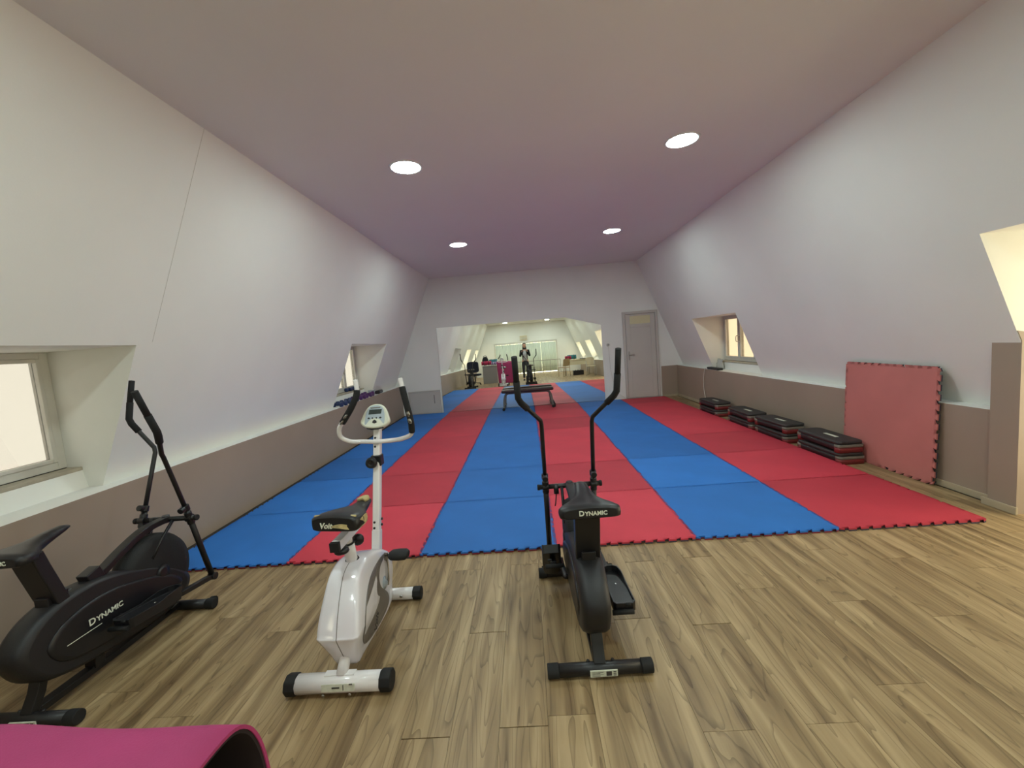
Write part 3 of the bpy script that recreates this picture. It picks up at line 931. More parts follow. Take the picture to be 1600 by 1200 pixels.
# ------------------------------------------------------------------ white exercise bike
bk = thing('exercise_bike', 'white upright exercise bike with torn black saddle and round console', 'exercise bike', (1.94, -1.18, 0), rad(0))
for nm, y, hw, r in (('rear_foot_bar', 0, .235, .041), ('front_foot_bar', .67, .200, .034)):
    mb = MB(); mb.tube([(-hw + .03, y, r + .006), (hw - .03, y, r + .006)], r, 20)
    bar = obj(nm, mb, M_bike, bk)
    for s in (-1, 1):
        mb = MB(); mb.tube([(s * (hw - .045), y, r + .006), (s * (hw + .006), y, r + .006)], r + .006, 8)
        obj('end_cap', mb, M_rubber, bar, bevel=.006)
    if y == 0:
        mb = MB(); mb.box((.01, -.0405, .054), (.15, .003, .030), Matrix.Rotation(rad(-12), 3, 'X')); obj('sticker', mb, M_sticker, bar)
        mb = MB()
        Rx = Matrix.Rotation(rad(-12), 3, 'X')
        mb.box((.01, -.0423, .042), (.146, .003, .005), Rx); mb.box((0.0, -.0423, .055), (.034, .003, .006), Rx); mb.box((.034, -.0423, .055), (.003, .003, .022), Rx)
        mb.box((.068, -.0412, .068), (.014, .003, .004), Rx)
        obj('print', mb, M_dkprint, bar)
        for x in (-.06, .06):
            mb = MB(); mb.lathe([(.004, -.042), (.008, -.044), (.005, -.047)], (x, 0, .022), 1, 10); obj('bolt', mb, M_steel, bar)
        mb = MB(); mb.b2((-.065, -.012, .084), (.075, .022, .090)); obj('mount_plate', mb, M_bike, bar, bevel=.002)
    else:
        mb = MB(); mb.lathe([(.005, -.034), (.010, -.036), (.006, -.040)], (.09, .67, .042), 1, 10); obj('bolt', mb, M_steel, bar)
mb = MB(); mb.tube([(.012, .0, .075), (.012, .09, .16)], .026, 14); obj('rear_strut', mb, M_bike, bk)
mb = MB(); mb.tube([(.012, .45, .20), (.012, .655, .05)], .028, 14); obj('front_strut', mb, M_bike, bk)
# shell
prof = [(.062, .082), (.030, .155), (-.008, .245), (-.006, .262), (.014, .31), (.045, .37), (.080, .425), (.118, .472), (.165, .496), (.23, .502), (.31, .490), (.40, .462), (.47, .430),
        (.53, .385), (.565, .33), (.570, .27), (.545, .22), (.52, .165), (.50, .115), (.42, .095), (.30, .085), (.18, .080), (.10, .078)]
P = [tuple(v) for v in crom([(a, b, 0) for a, b in prof], 3, True)]
cy_, cz_ = .27, .29
mb = MB(); rings = []
for x, k in ((-.080, .2), (-.080, .4), (-.080, .6), (-.080, .78), (-.080, .92), (-.076, .965), (-.062, .992), (-.004, 1.0), (.004, 1.0), (.062, .992), (.076, .965), (.080, .92), (.080, .78), (.080, .6), (.080, .4), (.080, .2)):
    rings.append([(x + .012, cy_ + (p[0] - cy_) * k, cz_ + (p[1] - cz_) * k) for p in P])
mb.loft(rings)
def wprof(z):
    T = [(.08, .70), (.13, .80), (.20, 1.02), (.252, 1.22), (.31, 1.19), (.40, 1.05), (.46, .95), (.52, .90)]
    if z <= T[0][0]: return T[0][1]
    for (a, va), (b, vb) in zip(T, T[1:]):
        if z <= b: return va + (vb - va) * (z - a) / (b - a)
    return T[-1][1]
for v in mb.bm.verts:
    f = min(max((.42 - v.co.y) / .30, 0), 1)
    v.co.x = .012 + (v.co.x - .012) * (1 + (wprof(v.co.z) - 1) * f)
sh = obj('shell', mb, M_bikeside, bk)
mb = MB(); seam = [(p[0], p[1]) for p in P if p[1] > .11 and p[0] < .25]
k0 = [ (0.0125, cy_ + (a - cy_) * 1.0015, cz_ + (b - cz_) * 1.0015) for a, b in [q for q in [(v[0], v[1]) for v in P[:30]]]]
mb.tube(k0, .0016, 6); obj('seam', mb, M_grey, sh)
for x, y, z in ((.064, .152, .468), (.078, .045, .222), (.058, .088, .125), (.05, .395, .458)):
    mb = MB(); mb.ell((x, y, z), (.004, .004, .004), 8, 6); obj('screw_hole', mb, M_seal, sh)
# grey swoosh panels on both flanks
def swoosh(s):
    out = [(.46, .412), (.36, .425), (.23, .405), (.125, .335), (.075, .25), (.085, .175), (.14, .125), (.25, .110), (.36, .120), (.43, .150),
           (.425, .20), (.375, .25), (.33, .295), (.325, .345), (.36, .385), (.42, .400)]
    Q = [tuple(v)[:2] for v in crom([(a, b, 0) for a, b in out], 4, True)]
    mb = MB(); mb.prism(Q, 0, s * .0790 + .012, s * .0840 + .012)
    for v in mb.bm.verts:
        f = min(max((.42 - v.co.y) / .30, 0), 1)
        v.co.x = .012 + (v.co.x - .012) * (1 + (wprof(v.co.z) - 1) * f)
    return mb
for s in (-1, 1):
    pn = obj('swoosh_panel', swoosh(s), M_grey, sh)
    if s > 0:
        text('lettering', [('Voit', .05)], M_dkprint, pn, (.1135, .215, .185), (pi / 2, rad(-55), pi / 2), .0006, shear=.25, bold=.0008, center=True)
    mb = MB(); mb.lathe([(.030, 0), (.034, s * .006), (.022, s * .012), (.012, s * .022)], (s * .080 + .012, .40, .275), 0, 20)
    obj('crank_boss', mb, M_silver, sh)
mb = MB(); mb.tube([(.088, .40, .275), (.112, .40, .275)], .012, 10); mb.tube([(.108, .397, .262), (.112, .40, .29), (.118, .402, .44)], .012, flat=(.011, .020))
ck = obj('crank_arm', mb, M_chrome, bk, bevel=.002)
mb = MB()
mb.loft([[(x, .402 + (y) , .425 + z) for y, z in [(.045*cos(a)*k, .026*sin(a)*k) for a in [2*pi*i/14 for i in range(14)]]] for x, k in ((.135, .55), (.15, .9), (.19, 1.0), (.225, .95), (.24, .6))])
mb.tube([(.112, .402, .425), (.24, .402, .425)], .007, 8)
pd = obj('pedal', mb, M_rubber, ck)
mb = MB(); mb.tube([(-.064, .40, .275), (-.088, .40, .275)], .012, 10); mb.tube([(-.084, .40, .275), (-.088, .30, .215)], .012, flat=(.020, .011))
obj('crank_arm', mb, M_chrome, bk, bevel=.002)
# seat post, slider, seat
mb = MB(); mb.tube([(.012, .24, .46), (.018, .20, .60)], .028, 16); mb.tube([(.018, .20, .60), (.022, .185, .645)], .023, 16)
sp = obj('seat_post', mb, M_bike, bk)
mb = MB(); mb.lathe([(.030, 0), (.034, .004), (.030, .012)], (.012, .235, .496), 2, 20); mb.lathe([(.024, 0), (.030, .004), (.026, .012)], (.018, .20, .596), 2, 20)
obj('collar', mb, M_rubber, sp)
mb = MB(); mb.lathe([(.010, 0), (.026, .004), (.030, .02), (.022, .036)], (.045, .235, .592), 1, 12); mb.tube([(.02, .21, .59), (.045, .24, .592)], .008, 8)
obj('height_knob', mb, M_blackp, sp)
mb = MB(); mb.lathe([(.03, 0), (.034, .006), (.03, .02), (.02, .026)], (.02, .125, .592), 2, 14); obj('slider_knob', mb, M_blackp, sp)
mb = MB(); mb.box((.023, .195, .650), (.042, .27, .042)); mb.box((.023, .28, .69), (.034, .06, .05))
sl = obj('seat_slider', mb, M_bike, bk, bevel=.003)
mb = MB(); mb.box((.023, .062, .650), (.044, .02, .044)); obj('end_cap', mb, M_rubber, sl, bevel=.002)
seat = obj('seat', (lambda m: (saddle(m, [(-.018, .104, .776, .724, .3), (-.006, .114, .784, .716, .35), (.05, .116, .780, .712, .4), (.10, .104, .772, .708, .5), (.145, .070, .765, .706, .7), (.19, .046, .763, .710, .8),
        (.235, .038, .766, .722, .85), (.272, .032, .768, .735, .9), (.292, .020, .760, .744, 1.0)], (.026, .085, 0)), m)[1])(MB()), M_vinyl, bk)
seat.rotation_euler = (0, 0, rad(-8)); seat.location = (-.012, .004, 0)
text('lettering', [('Voit', .036)], M_text, seat, (-.005, .0655, .736), (pi / 2, 0, 0), .0016, shear=.25, bold=.0008)
# torn foam showing on the flank and the nose of the seat
mb = MB()
lo_ = crom([(.020, .064, .742), (.06, .064, .738), (.105, .072, .730), (.136, .10, .728), (.139, .15, .730), (.126, .19, .738)], 4)
hi_ = crom([(.020, .065, .748), (.06, .066, .756), (.104, .075, .752), (.134, .102, .760), (.137, .15, .768), (.124, .19, .756)], 4)
off = Vector((.004, -.004, .0))
mb.loft([[p * 1.0 for p in lo_] + [p for p in reversed(hi_)], [p + off for p in lo_] + [p + off for p in reversed(hi_)]])
obj('torn_foam', mb, M_tornfoam, seat)
mb = MB(); mb.loft([[(.026 + x * k, .085 + y, z) for x, y in ((-.026, .235), (-.030, .25), (-.024, .275), (-.008, .285), (.014, .283), (.026, .268), (.030, .245), (.022, .228), (.004, .238))] for z, k in ((.762, 1.0), (.7745, .95), (.7775, .7))])
obj('torn_foam', mb, M_tornfoam, seat)
mb = MB(); mb.loft([[(.026 + x, .085 + y, z) for x, y in ((-.10, -.004), (-.06, .004), (0, .0), (.06, .006), (.10, .0), (.104, .010), (.05, .016), (0, .010), (-.06, .013), (-.10, .008))] for z in (.778, .7875)])
obj('torn_foam', mb, M_tornfoam, seat)
# handlebar post
pa, pb_ = Vector((.016, .525, .36)), Vector((.020, .75, 1.06))
mb = MB(); mb.tube([pa, pb_], .02, flat=(.050, .040))
po = obj('handlebar_post', mb, M_bike, bk, bevel=.008)
def onp(z): return pa + (pb_ - pa) * ((z - pa.z) / (pb_.z - pa.z))
mb = MB(); p0, p1 = onp(.37), onp(.50); mb.tube([p0, p1], .02, flat=(.056, .046)); obj('post_sleeve', mb, M_bike, po, bevel=.008)
mb = MB()
for z in (.515, .545, .955, 1.005):
    q = onp(z); mb.ell((q.x - .006, q.y - .024, q.z), (.008, .006, .008), 10, 6)
    if z < .7: mb.ell((q.x + .03, q.y, q.z + .01), (.006, .008, .008), 10, 6)
obj('bolt', mb, M_black, po)
q = onp(.875)
mb = MB(); mb.tube([(q.x - .03, q.y, q.z), (q.x + .03, q.y, q.z)], .02, flat=(.056, .064)); obj('knob_band', mb, M_blackp, po, bevel=.006)
mb = MB(); mb.lathe([(.012, 0), (.030, -.006), (.034, -.02), (.030, -.034), (.014, -.036), (.010, -.030)], (q.x - .018, q.y - .032, q.z - .002), 1, 18); obj('tension_knob', mb, M_blackp, po)
# handlebar
ctr = onp(.985) + Vector((0, -.036, 0))
Lp = [(ctr.x, ctr.y, ctr.z), (-.06, .70, .990), (-.125, .68, 1.0), (-.165, .65, 1.035), (-.160, .63, 1.09), (-.115, .615, 1.145), (-.065, .615, 1.215), (-.035, .635, 1.29), (-.046, .66, 1.362)]
Rp = [(ctr.x, ctr.y, ctr.z), (.12, .70, .985), (.185, .68, .995), (.245, .655, 1.02), (.262, .63, 1.065), (.262, .615, 1.13), (.248, .62, 1.21), (.230, .64, 1.29), (.216, .66, 1.352)]
Lc, Rc = crom(Lp, 6), crom(Rp, 6)
mb = MB(); mb.tube(Lc[::-1] + Rc[1:], .0135, 12); hb = obj('handlebar', mb, M_bike, bk)
for C, a, b in ((Lc, 28, 44), (Rc, 21, 44)):
    mb = MB(); mb.tube(C[a:b], .018, 12); g = obj('foam_grip', mb, M_foam, hb)
    k = 30
    q, d = C[k], (C[k + 1] - C[k - 1]).normalized()
    mb = MB()
    for sg in (-1, 1):
        c1 = q + d * sg * .021 + Vector((0, -.013, 0))
        mb.loft([[c1 + d * w + Vector((.0105 * rr * cos(t), -.012 * rr * abs(sin(t)) , 0)) for t in [2*pi*i/10 for i in range(10)]] for w, rr in ((-.016, .5), (-.008, .95), (.008, .95), (.016, .5))])
    obj('pulse_sensor', mb, M_chrome, hb)
    mb = MB(); e = C[-1]; dd = (C[-1] - C[-2]).normalized(); mb.tube([e - dd * .002, e + dd * .003], .0115, 10); obj('end_cap', mb, M_black, hb)
# console
cn = Vector((.026, .725, 1.128))
Rc_ = Matrix.Rotation(rad(-28), 3, 'X')
def con(x, z, y): return cn + Rc_ @ Vector((x, y, z))
out = [(-.088, -.035), (-.080, .0), (-.062, .045), (-.035, .072), (0, .080), (.035, .072), (.062, .045), (.080, 0), (.088, -.035), (.06, -.062), (.02, -.072), (-.02, -.072), (-.06, -.062)]
Q = [tuple(v)[:2] for v in crom([(a, b, 0) for a, b in out], 4, True)]
mb = MB(); mb.loft([[con(x * k, z * k, y) for x, z in Q] for y, k in ((.030, .7), (.018, .95), (-.004, 1.0), (-.014, .96), (-.017, .9))])
co = obj('console', mb, M_cream, bk)
out = [(-.056, -.050), (-.058, .0), (-.046, .045), (-.02, .066), (.02, .066), (.046, .045), (.058, 0), (.056, -.050), (.03, -.022), (.0, -.012), (-.03, -.022)]
Q = [tuple(v)[:2] for v in crom([(a, b, 0) for a, b in out], 4, True)]
mb = MB(); mb.loft([[con(x, z, y) for x, z in Q] for y in (-.012, -.0185)]); obj('face_plate', mb, M_silver, co)
def cbox(x0, x1, z0, z1, y0, y1, sk=0):
    m = MB(); c = [(x0, z0), (x1, z0), (x1 + sk, z1), (x0 + sk, z1)]
    m.loft([[con(x, z, y0) for x, z in c], [con(x, z, y1) for x, z in c]])
    for f in m.bm.faces: f.smooth = False
    return m
obj('screen', cbox(-.040, .036, .012, .042, -.016, -.0195, .004), M_lcd, co)
obj('print', cbox(-.030, .030, .048, .056, -.016, -.0192, 0), M_grey, co)
for x in (-.036, -.014, .010, .034):
    m = MB(); m.loft([[con(x + (.007 if abs(x) > .02 else .004) * cos(t), -.012 + .005 * sin(t), y) for t in [2*pi*i/10 for i in range(10)]] for y in (-.016, -.021)]); obj('button', m, M_black, co)
m = MB(); m.loft([[con(a * k, b * k - .034, y) for a, b in ((-.014, -.008), (.0, -.012), (.014, -.008), (.012, .004), (0, .013), (-.012, .004))] for y, k in ((-.014, 1), (-.022, .85))]); obj('button', m, M_black, co)
m = MB(); m.tube([con(-.05, -.066, .0), con(-.02, -.075, -.004), (con(.02, -.075, -.004)), con(.05, -.066, .0)], .005, 6); obj('lower_rim', m, M_black, co)
m = MB(); m.tube([onp(1.05), con(0, -.02, .02)], .016, 10); obj('console_neck', m, M_bike, co)

# ------------------------------------------------------------------ pink mat bent into an arch, nearest the camera
pk = thing('pink_exercise_mat', 'pink foam mat bent into a tall arch, nearest the camera beside the bike', 'exercise mat', (0, 0, 0))
prof = crom([Vector((a, b, 0)) for a, b in [(-2.312, .010), (-2.304, .30), (-2.300, .60), (-2.300, .82), (-2.308, .925), (-2.340, .978), (-2.40, .992),
        (-2.47, .985), (-2.535, .945), (-2.57, .86), (-2.58, .60), (-2.575, .30), (-2.565, .010)]], 5)
def inset(P, d):
    out = []
    for i, p in enumerate(P):
        t = (P[min(i + 1, len(P) - 1)] - P[max(i - 1, 0)]).normalized()
        out.append(p + Vector((-t.y, t.x, 0)) * d)
    return out
inner = inset(prof, .010)
def arch(nm, A, B, m, x0, x1, n=16):
    mb = MB(); rows = []
    for i in range(n + 1):
        x = x0 + (x1 - x0) * i / n
        w = .004 * sin(i * .9)
        R = []
        zs = 1.012 - (x - 1.95) * .055
        for p in A + B[::-1]: R.append((x - (p.y - .9) * .05, p.x + w * (p.y > .5), .01 + (p.y - .01) * zs))
        rows.append(R)
    mb.loft(rows); return obj(nm, mb, m, pk)
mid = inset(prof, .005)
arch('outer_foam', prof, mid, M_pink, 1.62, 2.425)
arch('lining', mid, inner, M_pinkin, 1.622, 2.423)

# ------------------------------------------------------------------ step platforms by the right wall
def step_proto():
    t = thing('aerobic_step', 'x', 'aerobic step')
    def rr(x0, x1, y0, y1, r, z):
        pts = []
        for cx__, cy__, a0 in ((x1 - r, y1 - r, 0), (x0 + r, y1 - r, 90), (x0 + r, y0 + r, 180), (x1 - r, y0 + r, 270)):
            for k in range(5):
                a = rad(a0 + k * 22.5); pts.append((cx__ + r * cos(a), cy__ + r * sin(a), z))
        return pts
    mb = MB(); mb.loft([rr(-.122, .122, -.325, .325, .04, z) for z in (.020, .085)])
    obj('body', mb, M_stepbody, t)
    mb = MB(); mb.loft([rr(-.128, .128, -.335, .335, .045, .085), rr(-.132, .132, -.338, .338, .05, .098), rr(-.130, .130, -.336, .336, .05, .112), rr(-.12, .12, -.325, .325, .045, .118)])
    tp = obj('top', mb, M_step, t)
    mb = MB(); mb.b2((-.02, -.14, .1175), (.02, .05, .1192)); obj('sticker', mb, M_sticker, tp)
    for s in (-1, 1):
        mb = MB()
        mb.loft([rr(-.129, .129, s * .30 - .045, s * .30 + .045, .035, z) for z in (0.0, .03, .052)])
        obj('foot', mb, M_stepred, t)
        mb = MB(); mb.loft([rr(-.131, .131, s * .302 - .0445, s * .302 + .0445, .035, z) for z in (.054, .060, .082)])
        obj('end_band', mb, M_stepgrey, t)
    return t
sp0 = step_proto()
w4 = ['farthest from the camera', 'second farthest from the camera', 'second nearest to the camera', 'nearest to the camera, touching the red mat']
first = True
for i, y in enumerate((4.455, 3.39, 2.60, 1.70)):
    for j in (0, 1):
        l = 'black aerobic step, %s of the stack %s' % (('bottom', 'top')[j], w4[i])
        x = 6.128 + (.004 if j else 0); yy = y + (.012 if j else 0)
        if first: o = sp0; o.location = (x, yy, 0); o['label'] = l; o['group'] = 'aerobic steps stacked in pairs along the right wall'; first = False
        else: o = dup(sp0, (x, yy, .1194 * j), rad((0, 1.2)[j] * (-1) ** i), l)

# ------------------------------------------------------------------ bench in front of the mirror
bn = thing('workout_bench', 'flat dark maroon workout bench with grey legs before the mirror', 'bench', (2.865, 6.52, .022))
mb = MB(); mb.b2((-.585, -.14, .385), (.585, .14, .45)); obj('pad', mb, M_benchpad, bn, bevel=.022, seg=4)
mb = MB(); mb.b2((-.50, -.03, .345), (.50, .03, .385)); obj('rail', mb, M_benchleg, bn, bevel=.006)
for s in (-1, 1):
    mb = MB(); mb.tube(crom([(s * .44, 0, .37), (s * .50, 0, .33), (s * .535, 0, .22), (s * .55, 0, .06)], 6), .02, flat=(.07, .05))
    lg = obj('leg', mb, M_benchleg, bn, bevel=.006)
    mb = MB(); mb.tube([(s * .555, -.20, .035), (s * .555, .19, .035)], .026, 12); obj('foot_bar', mb, M_benchleg, lg)
    for q in (-.21, .19):
        mb = MB(); mb.tube([(s * .555, q, .032), (s * .555, q + .03, .032)], .032, 12); obj('foot_cap', mb, M_rubber, lg)
    if s > 0:
        for q in (-.12, .12):
            mb = MB(); mb.tube([(.58, q, .045), (.61, q, .045)], .045, 18); obj('wheel', mb, M_rubber, lg)

# ------------------------------------------------------------------ dumbbells and bits on the left far window ledge
def dumbbell(label, m, loc, rz, L=.17, R=.036, group=None):
    t = thing('dumbbell', label, 'dumbbell', loc, rz, group)
    mb = MB(); mb.tube([(-L * .3, 0, R), (L * .3, 0, R)], .014, 10); obj('handle', mb, m, t)
    for s in (-1, 1):
        mb = MB(); mb.lathe([(R * .7, s * L * .24), (R, s * L * .29), (R, s * L * .46), (R * .75, s * L * .5)], (0, 0, R * .9), 0, 6)
        for v in mb.bm.verts: v.co.z = max(v.co.z, 0.0)
        obj('head', mb, m, t)
    return t
seqb = ['first', 'second', 'third', 'fourth', 'fifth']
for i in range(5):
    dumbbell('navy dumbbell on the far left ledge, %s from the bike grip end' % ('nearest the camera,' if i == 0 else seqb[i]), M_blue_db, (-.19, 3.66 + i * .155, ZL), rad(-12 + 5 * (i % 3)), .19, .042, 'navy dumbbells on the left ledge')
for i in range(5):
    dumbbell('purple dumbbell on the far left ledge, %s along the row after the navy ones' % seqb[i], M_purple_db, (-.20 + .012 * (i % 2), 4.45 + i * .148, ZL), rad(8 - 7 * (i % 3)), .20, .043 + .002 * i, 'purple dumbbells on the left ledge')
for i in range(3):
    dumbbell('navy dumbbell on the raised sill of the far left window, %s of three' % ('nearest', 'middle', 'farthest')[i], M_blue_db, (-.425, 4.66 + i * .17, .867), rad(80 if i != 1 else 95), .16, .040, 'navy dumbbells on the window sill')
bx = thing('clear_tub', 'small translucent grey tub beside the purple dumbbells', 'tub', (-.205, 5.20, ZL))
mb = MB(); mb.loft([[(x * k, y * k, z) for x, y in ((-.05, -.05), (.05, -.05), (.05, .05), (-.05, .05))] for z, k in ((0, .85), (.09, 1.0), (.095, 1.05), (.10, 1.05))]); obj('body', mb, M_silver, bx, bevel=.004)
mb = MB(); mb.box((0, 0, .104), (.108, .108, .01)); obj('lid', mb, M_frame, bx, bevel=.003)
bx = thing('black_case', 'low black zipped case on the left ledge near the back wall', 'case', (-.165, 5.50, ZL), rad(6))
mb = MB(); mb.box((0, 0, .032), (.10, .30, .064)); obj('body', mb, M_vinyl, bx, bevel=.02, seg=3)
mb = MB(); mb.tube([(.052, -.12, .036), (.052, .12, .036)], .003, 6); obj('zip', mb, M_steel, bx)

# ------------------------------------------------------------------ router on the right far ledge
rt = thing('router', 'flat black router box on the right far window ledge', 'router', (6.405, 5.02, ZL))
mb = MB(); mb.box((0, 0, .022), (.10, .46, .044)); obj('body', mb, M_blackp, rt, bevel=.012, seg=3)
mb = MB(); 
for i in range(4): mb.b2((-.052, -.18 + i * .05, .012), (-.0495, -.16 + i * .05, .018))
obj('port', mb, M_grey, rt)
cd = tag(obj('cord', (lambda m: (m.tube(crom([(6.345, 5.24, .735), (6.325, 5.27, .72), (6.325, 5.30, .66), (6.33, 5.36, .50), (6.325, 5.34, .30), (6.33, 5.27, .09), (6.325, 5.20, .008)], 8), .007, 6), m)[1])(MB()), M_cord),
         'beige cord hanging from the ledge router down the brown wall', 'cord')
bg = thing('plastic_bag', 'crumpled clear plastic bag standing behind the black router', 'bag', (6.54, 5.09, ZL))
mb = MB()
rings = []
for z, r in ((0, .8), (.04, 1.05), (.10, .95), (.14, .6), (.175, .75)):
    rings.append([((.036 * r + .006 * sin(k * 2.3 + z * 30)) * cos(2*pi*k/16), (.13 * r + .015 * sin(k * 3.1 + z * 50)) * sin(2*pi*k/16), z + (.018 * sin(k * 1.9) if z > .1 else 0)) for k in range(16)])
mb.loft(rings); obj('film', mb, mat('milky_plastic_film', (200, 200, 192), 0.25), bg)
mb = MB(); mb.loft([[(.006 + .02 * cos(2*pi*k/12) * r, .05 + .05 * sin(2*pi*k/12) * r, z) for k in range(12)] for z, r in ((.150, 1), (.19, .7), (.20, 1.1))]); obj('knot', mb, M_frame, bg)

# ------------------------------------------------------------------ the part of the room behind the camera, seen in the mirror
dk = thing('reception_desk', 'grey reception desk with white edged top, beyond the pink mat in the mirror', 'desk', (1.24, -3.05, 0))
mb = MB(); mb.b2((-.34, .06, 0), (.34, .08, .82)); mb.b2((-.34, -.45, 0), (-.32, .06, .82)); mb.b2((.32, -.45, 0), (.34, .06, .82))
obj('panel', mb, M_desk, dk, bevel=.003)
mb = MB(); mb.b2((-.37, -.48, .82), (.37, .11, .85)); obj('desk_top', mb, M_frame, dk, bevel=.006)
mb = MB(); mb.b2((-.31, -.40, .45), (.31, .05, .47)); obj('shelf', mb, M_desk, dk, bevel=.002)
def roll(label, m, loc, L, R, rz=0.0, group='rolled mats on the reception desk'):
    t = thing('rolled_mat', label, 'rolled mat', loc, rz, group)
    pts = []; n = 60
    for i in range(n + 1):
        a = 2 * pi * 2.6 * i / n; r = R * (.35 + .65 * i / n); pts.append((r * cos(a), r * sin(a)))
    pin = []
    for i in range(n, -1, -1):
        a = 2 * pi * 2.6 * i / n; r = R * (.35 + .65 * i / n) - .008; pin.append((r * cos(a), r * sin(a)))
    mb = MB(); mb.prism([(x, z + R) for x, z in pts + pin], 0, -L / 2, L / 2)
    obj('foam', mb, m, t)
    for s in (-.25, .25):
        mb = MB(); mb.tube([(L * s - .012, 0, R), (L * s + .012, 0, R)], R + .002, 24); obj('strap', mb, M_black, t)
    return t
roll('crimson rolled mat on the grey desk, foremost', M_crimson, (1.10, -3.04, .851), .46, .105)
roll('lavender rolled mat on the grey desk beside the crimson one', M_lav, (1.46, -3.06, .851), .24, .075, .3)
roll('teal rolled mat on the grey desk behind the others', M_teal, (1.40, -3.34, .852), .38, .14)
bp = thing('backpack', 'dark rounded bag lying on the rear of the grey desk', 'bag', (1.03, -3.34, .851), .1)
mb = MB(); mb.ell((0, 0, .21), (.155, .13, .21), 20, 12)
obj('body', mb, M_jacket, bp)
mb = MB(); mb.ell((0, .10, .11), (.13, .06, .09), 16, 10); obj('pocket', mb, M_vinyl, bp)
mb = MB(); mb.tube(crom([(-.10, -.02, .36), (-.06, -.02, .45), (.06, -.02, .45), (.10, -.02, .36)], 5), .012, 8); obj('handle', mb, M_jacket, bp)

oc = thing('office_chair', 'navy fabric office chair on castors behind the left elliptical', 'chair', (.55, -2.72, 0), rad(10))
mb = MB(); mb.loft([[(x * k, y, z) for x, z in [tuple(v)[:2] for v in crom([(-.25, .62, 0), (-.27, .85, 0), (-.24, 1.05, 0), (0, 1.09, 0), (.24, 1.05, 0), (.27, .85, 0), (.25, .62, 0), (0, .58, 0)], 4, True)]] for y, k in ((.17, .9), (.20, 1.0), (.25, 1.0), (.27, .9))])
obj('backrest', mb, M_navy, oc)
mb = MB(); mb.b2((-.25, -.27, .42), (.25, .20, .51)); obj('seat', mb, M_navy, oc, bevel=.035, seg=4)
mb = MB(); mb.tube([(0, .23, .70), (0, .24, .50), (0, .12, .41), (0, 0, .40)], .02, flat=(.07, .012)); obj('back_bracket', mb, M_black, oc)
mb = MB(); mb.tube([(0, -.02, .09), (0, -.02, .42)], .028, 14); obj('column', mb, M_black, oc)
for k in range(5):
    a = 2 * pi * k / 5 + .3
    mb = MB(); mb.tube([(0, -.02, .11), (.28 * cos(a), -.02 + .28 * sin(a), .075)], .02, flat=(.045, .03)); lg = obj('leg', mb, M_black, oc, bevel=.004)
    mb = MB(); c = (.28 * cos(a), -.02 + .28 * sin(a), .028); mb.tube([(c[0] - .02, c[1], c[2]), (c[0] + .02, c[1], c[2])], .027, 14); obj('castor', mb, M_rubber, lg)

rl = thing('metal_railing', 'thin grey metal railing standing before the curtained end window', 'railing', (0, -8.35, 0))
mb = MB(); mb.tube([(2.0, 0, .80), (5.05, 0, .80)], .018, 12); mb.tube([(2.0, 0, .42), (5.05, 0, .42)], .008, 8); obj('rail', mb, M_steel, rl)
for i in range(6):
    x = 2.03 + i * .6
    mb = MB(); mb.tube([(x, 0, 0), (x, 0, .80)], .014, 10); mb.lathe([(.05, 0), (.05, .006), (.02, .012)], (x, 0, 0), 2, 16); obj('post', mb, M_steel, rl)

def table(label, loc, w, d, h, m, rz=0.0):
    t = thing('table', label, 'table', loc, rz)
    mb = MB(); mb.b2((-w/2, -d/2, h - .03), (w/2, d/2, h)); obj('table_top', mb, m, t, bevel=.006)
    mb = MB(); mb.b2((-w/2 + .03, d/2 - .05, h - .26), (w/2 - .03, d/2 - .035, h - .03)); obj('modesty_panel', mb, m, t, bevel=.003)
    for sx in (-1, 1):
        for sy in (-1, 1):
            mb = MB(); mb.tube([(sx * (w/2 - .05), sy * (d/2 - .05), h - .03), (sx * (w/2 - .05), sy * (d/2 - .05), 0)], .018, 10); obj('leg', mb, M_steel, t)
    return t
table('cream table with steel legs along the right wall beyond the alcove', (5.50, -4.55, 0), 1.25, .62, .78, M_creampaint)
roll('crimson rolled mat at the end of the cream table', M_crimson, (5.08, -4.42, .781), .30, .10, 0, 'rolled mats on the cream table')
roll('teal rolled mat on the cream table beside the crimson one', M_teal, (5.30, -4.70, .783), .44, .12, 0, 'rolled mats on the cream table')
fc = thing('folded_cloth', 'dark folded cloth lying on the wall end of the cream table', 'cloth', (5.86, -4.5, .781))
for i in range(3):
    mb = MB(); mb.b2((-.19 + .01 * i, -.14 + .006 * i, .012 * i), (.19 - .008 * i, .14 - .01 * i, .012 * i + .0115)); obj('fold', mb, M_navy, fc, bevel=.005)
cr = thing('plate_crate', 'black crate of weights on the floor beneath the cream table', 'crate', (5.55, -4.52, 0))
mb = MB(); 
mb.b2((-.26, -.16, 0), (.26, .16, .02)); mb.b2((-.26, -.16, .02), (-.24, .16, .22)); mb.b2((.24, -.16, .02), (.26, .16, .22)); mb.b2((-.24, -.16, .02), (.24, -.14, .22)); mb.b2((-.24, .14, .02), (.24, .16, .22))
obj('body', mb, M_blackp, cr, bevel=.004)
for i in range(3):
    mb = MB(); mb.tube([(-.15 + i * .13, -.02, .14), (-.12 + i * .13, -.02, .14)], .115, 20); obj('weight_plate', mb, M_black, cr)

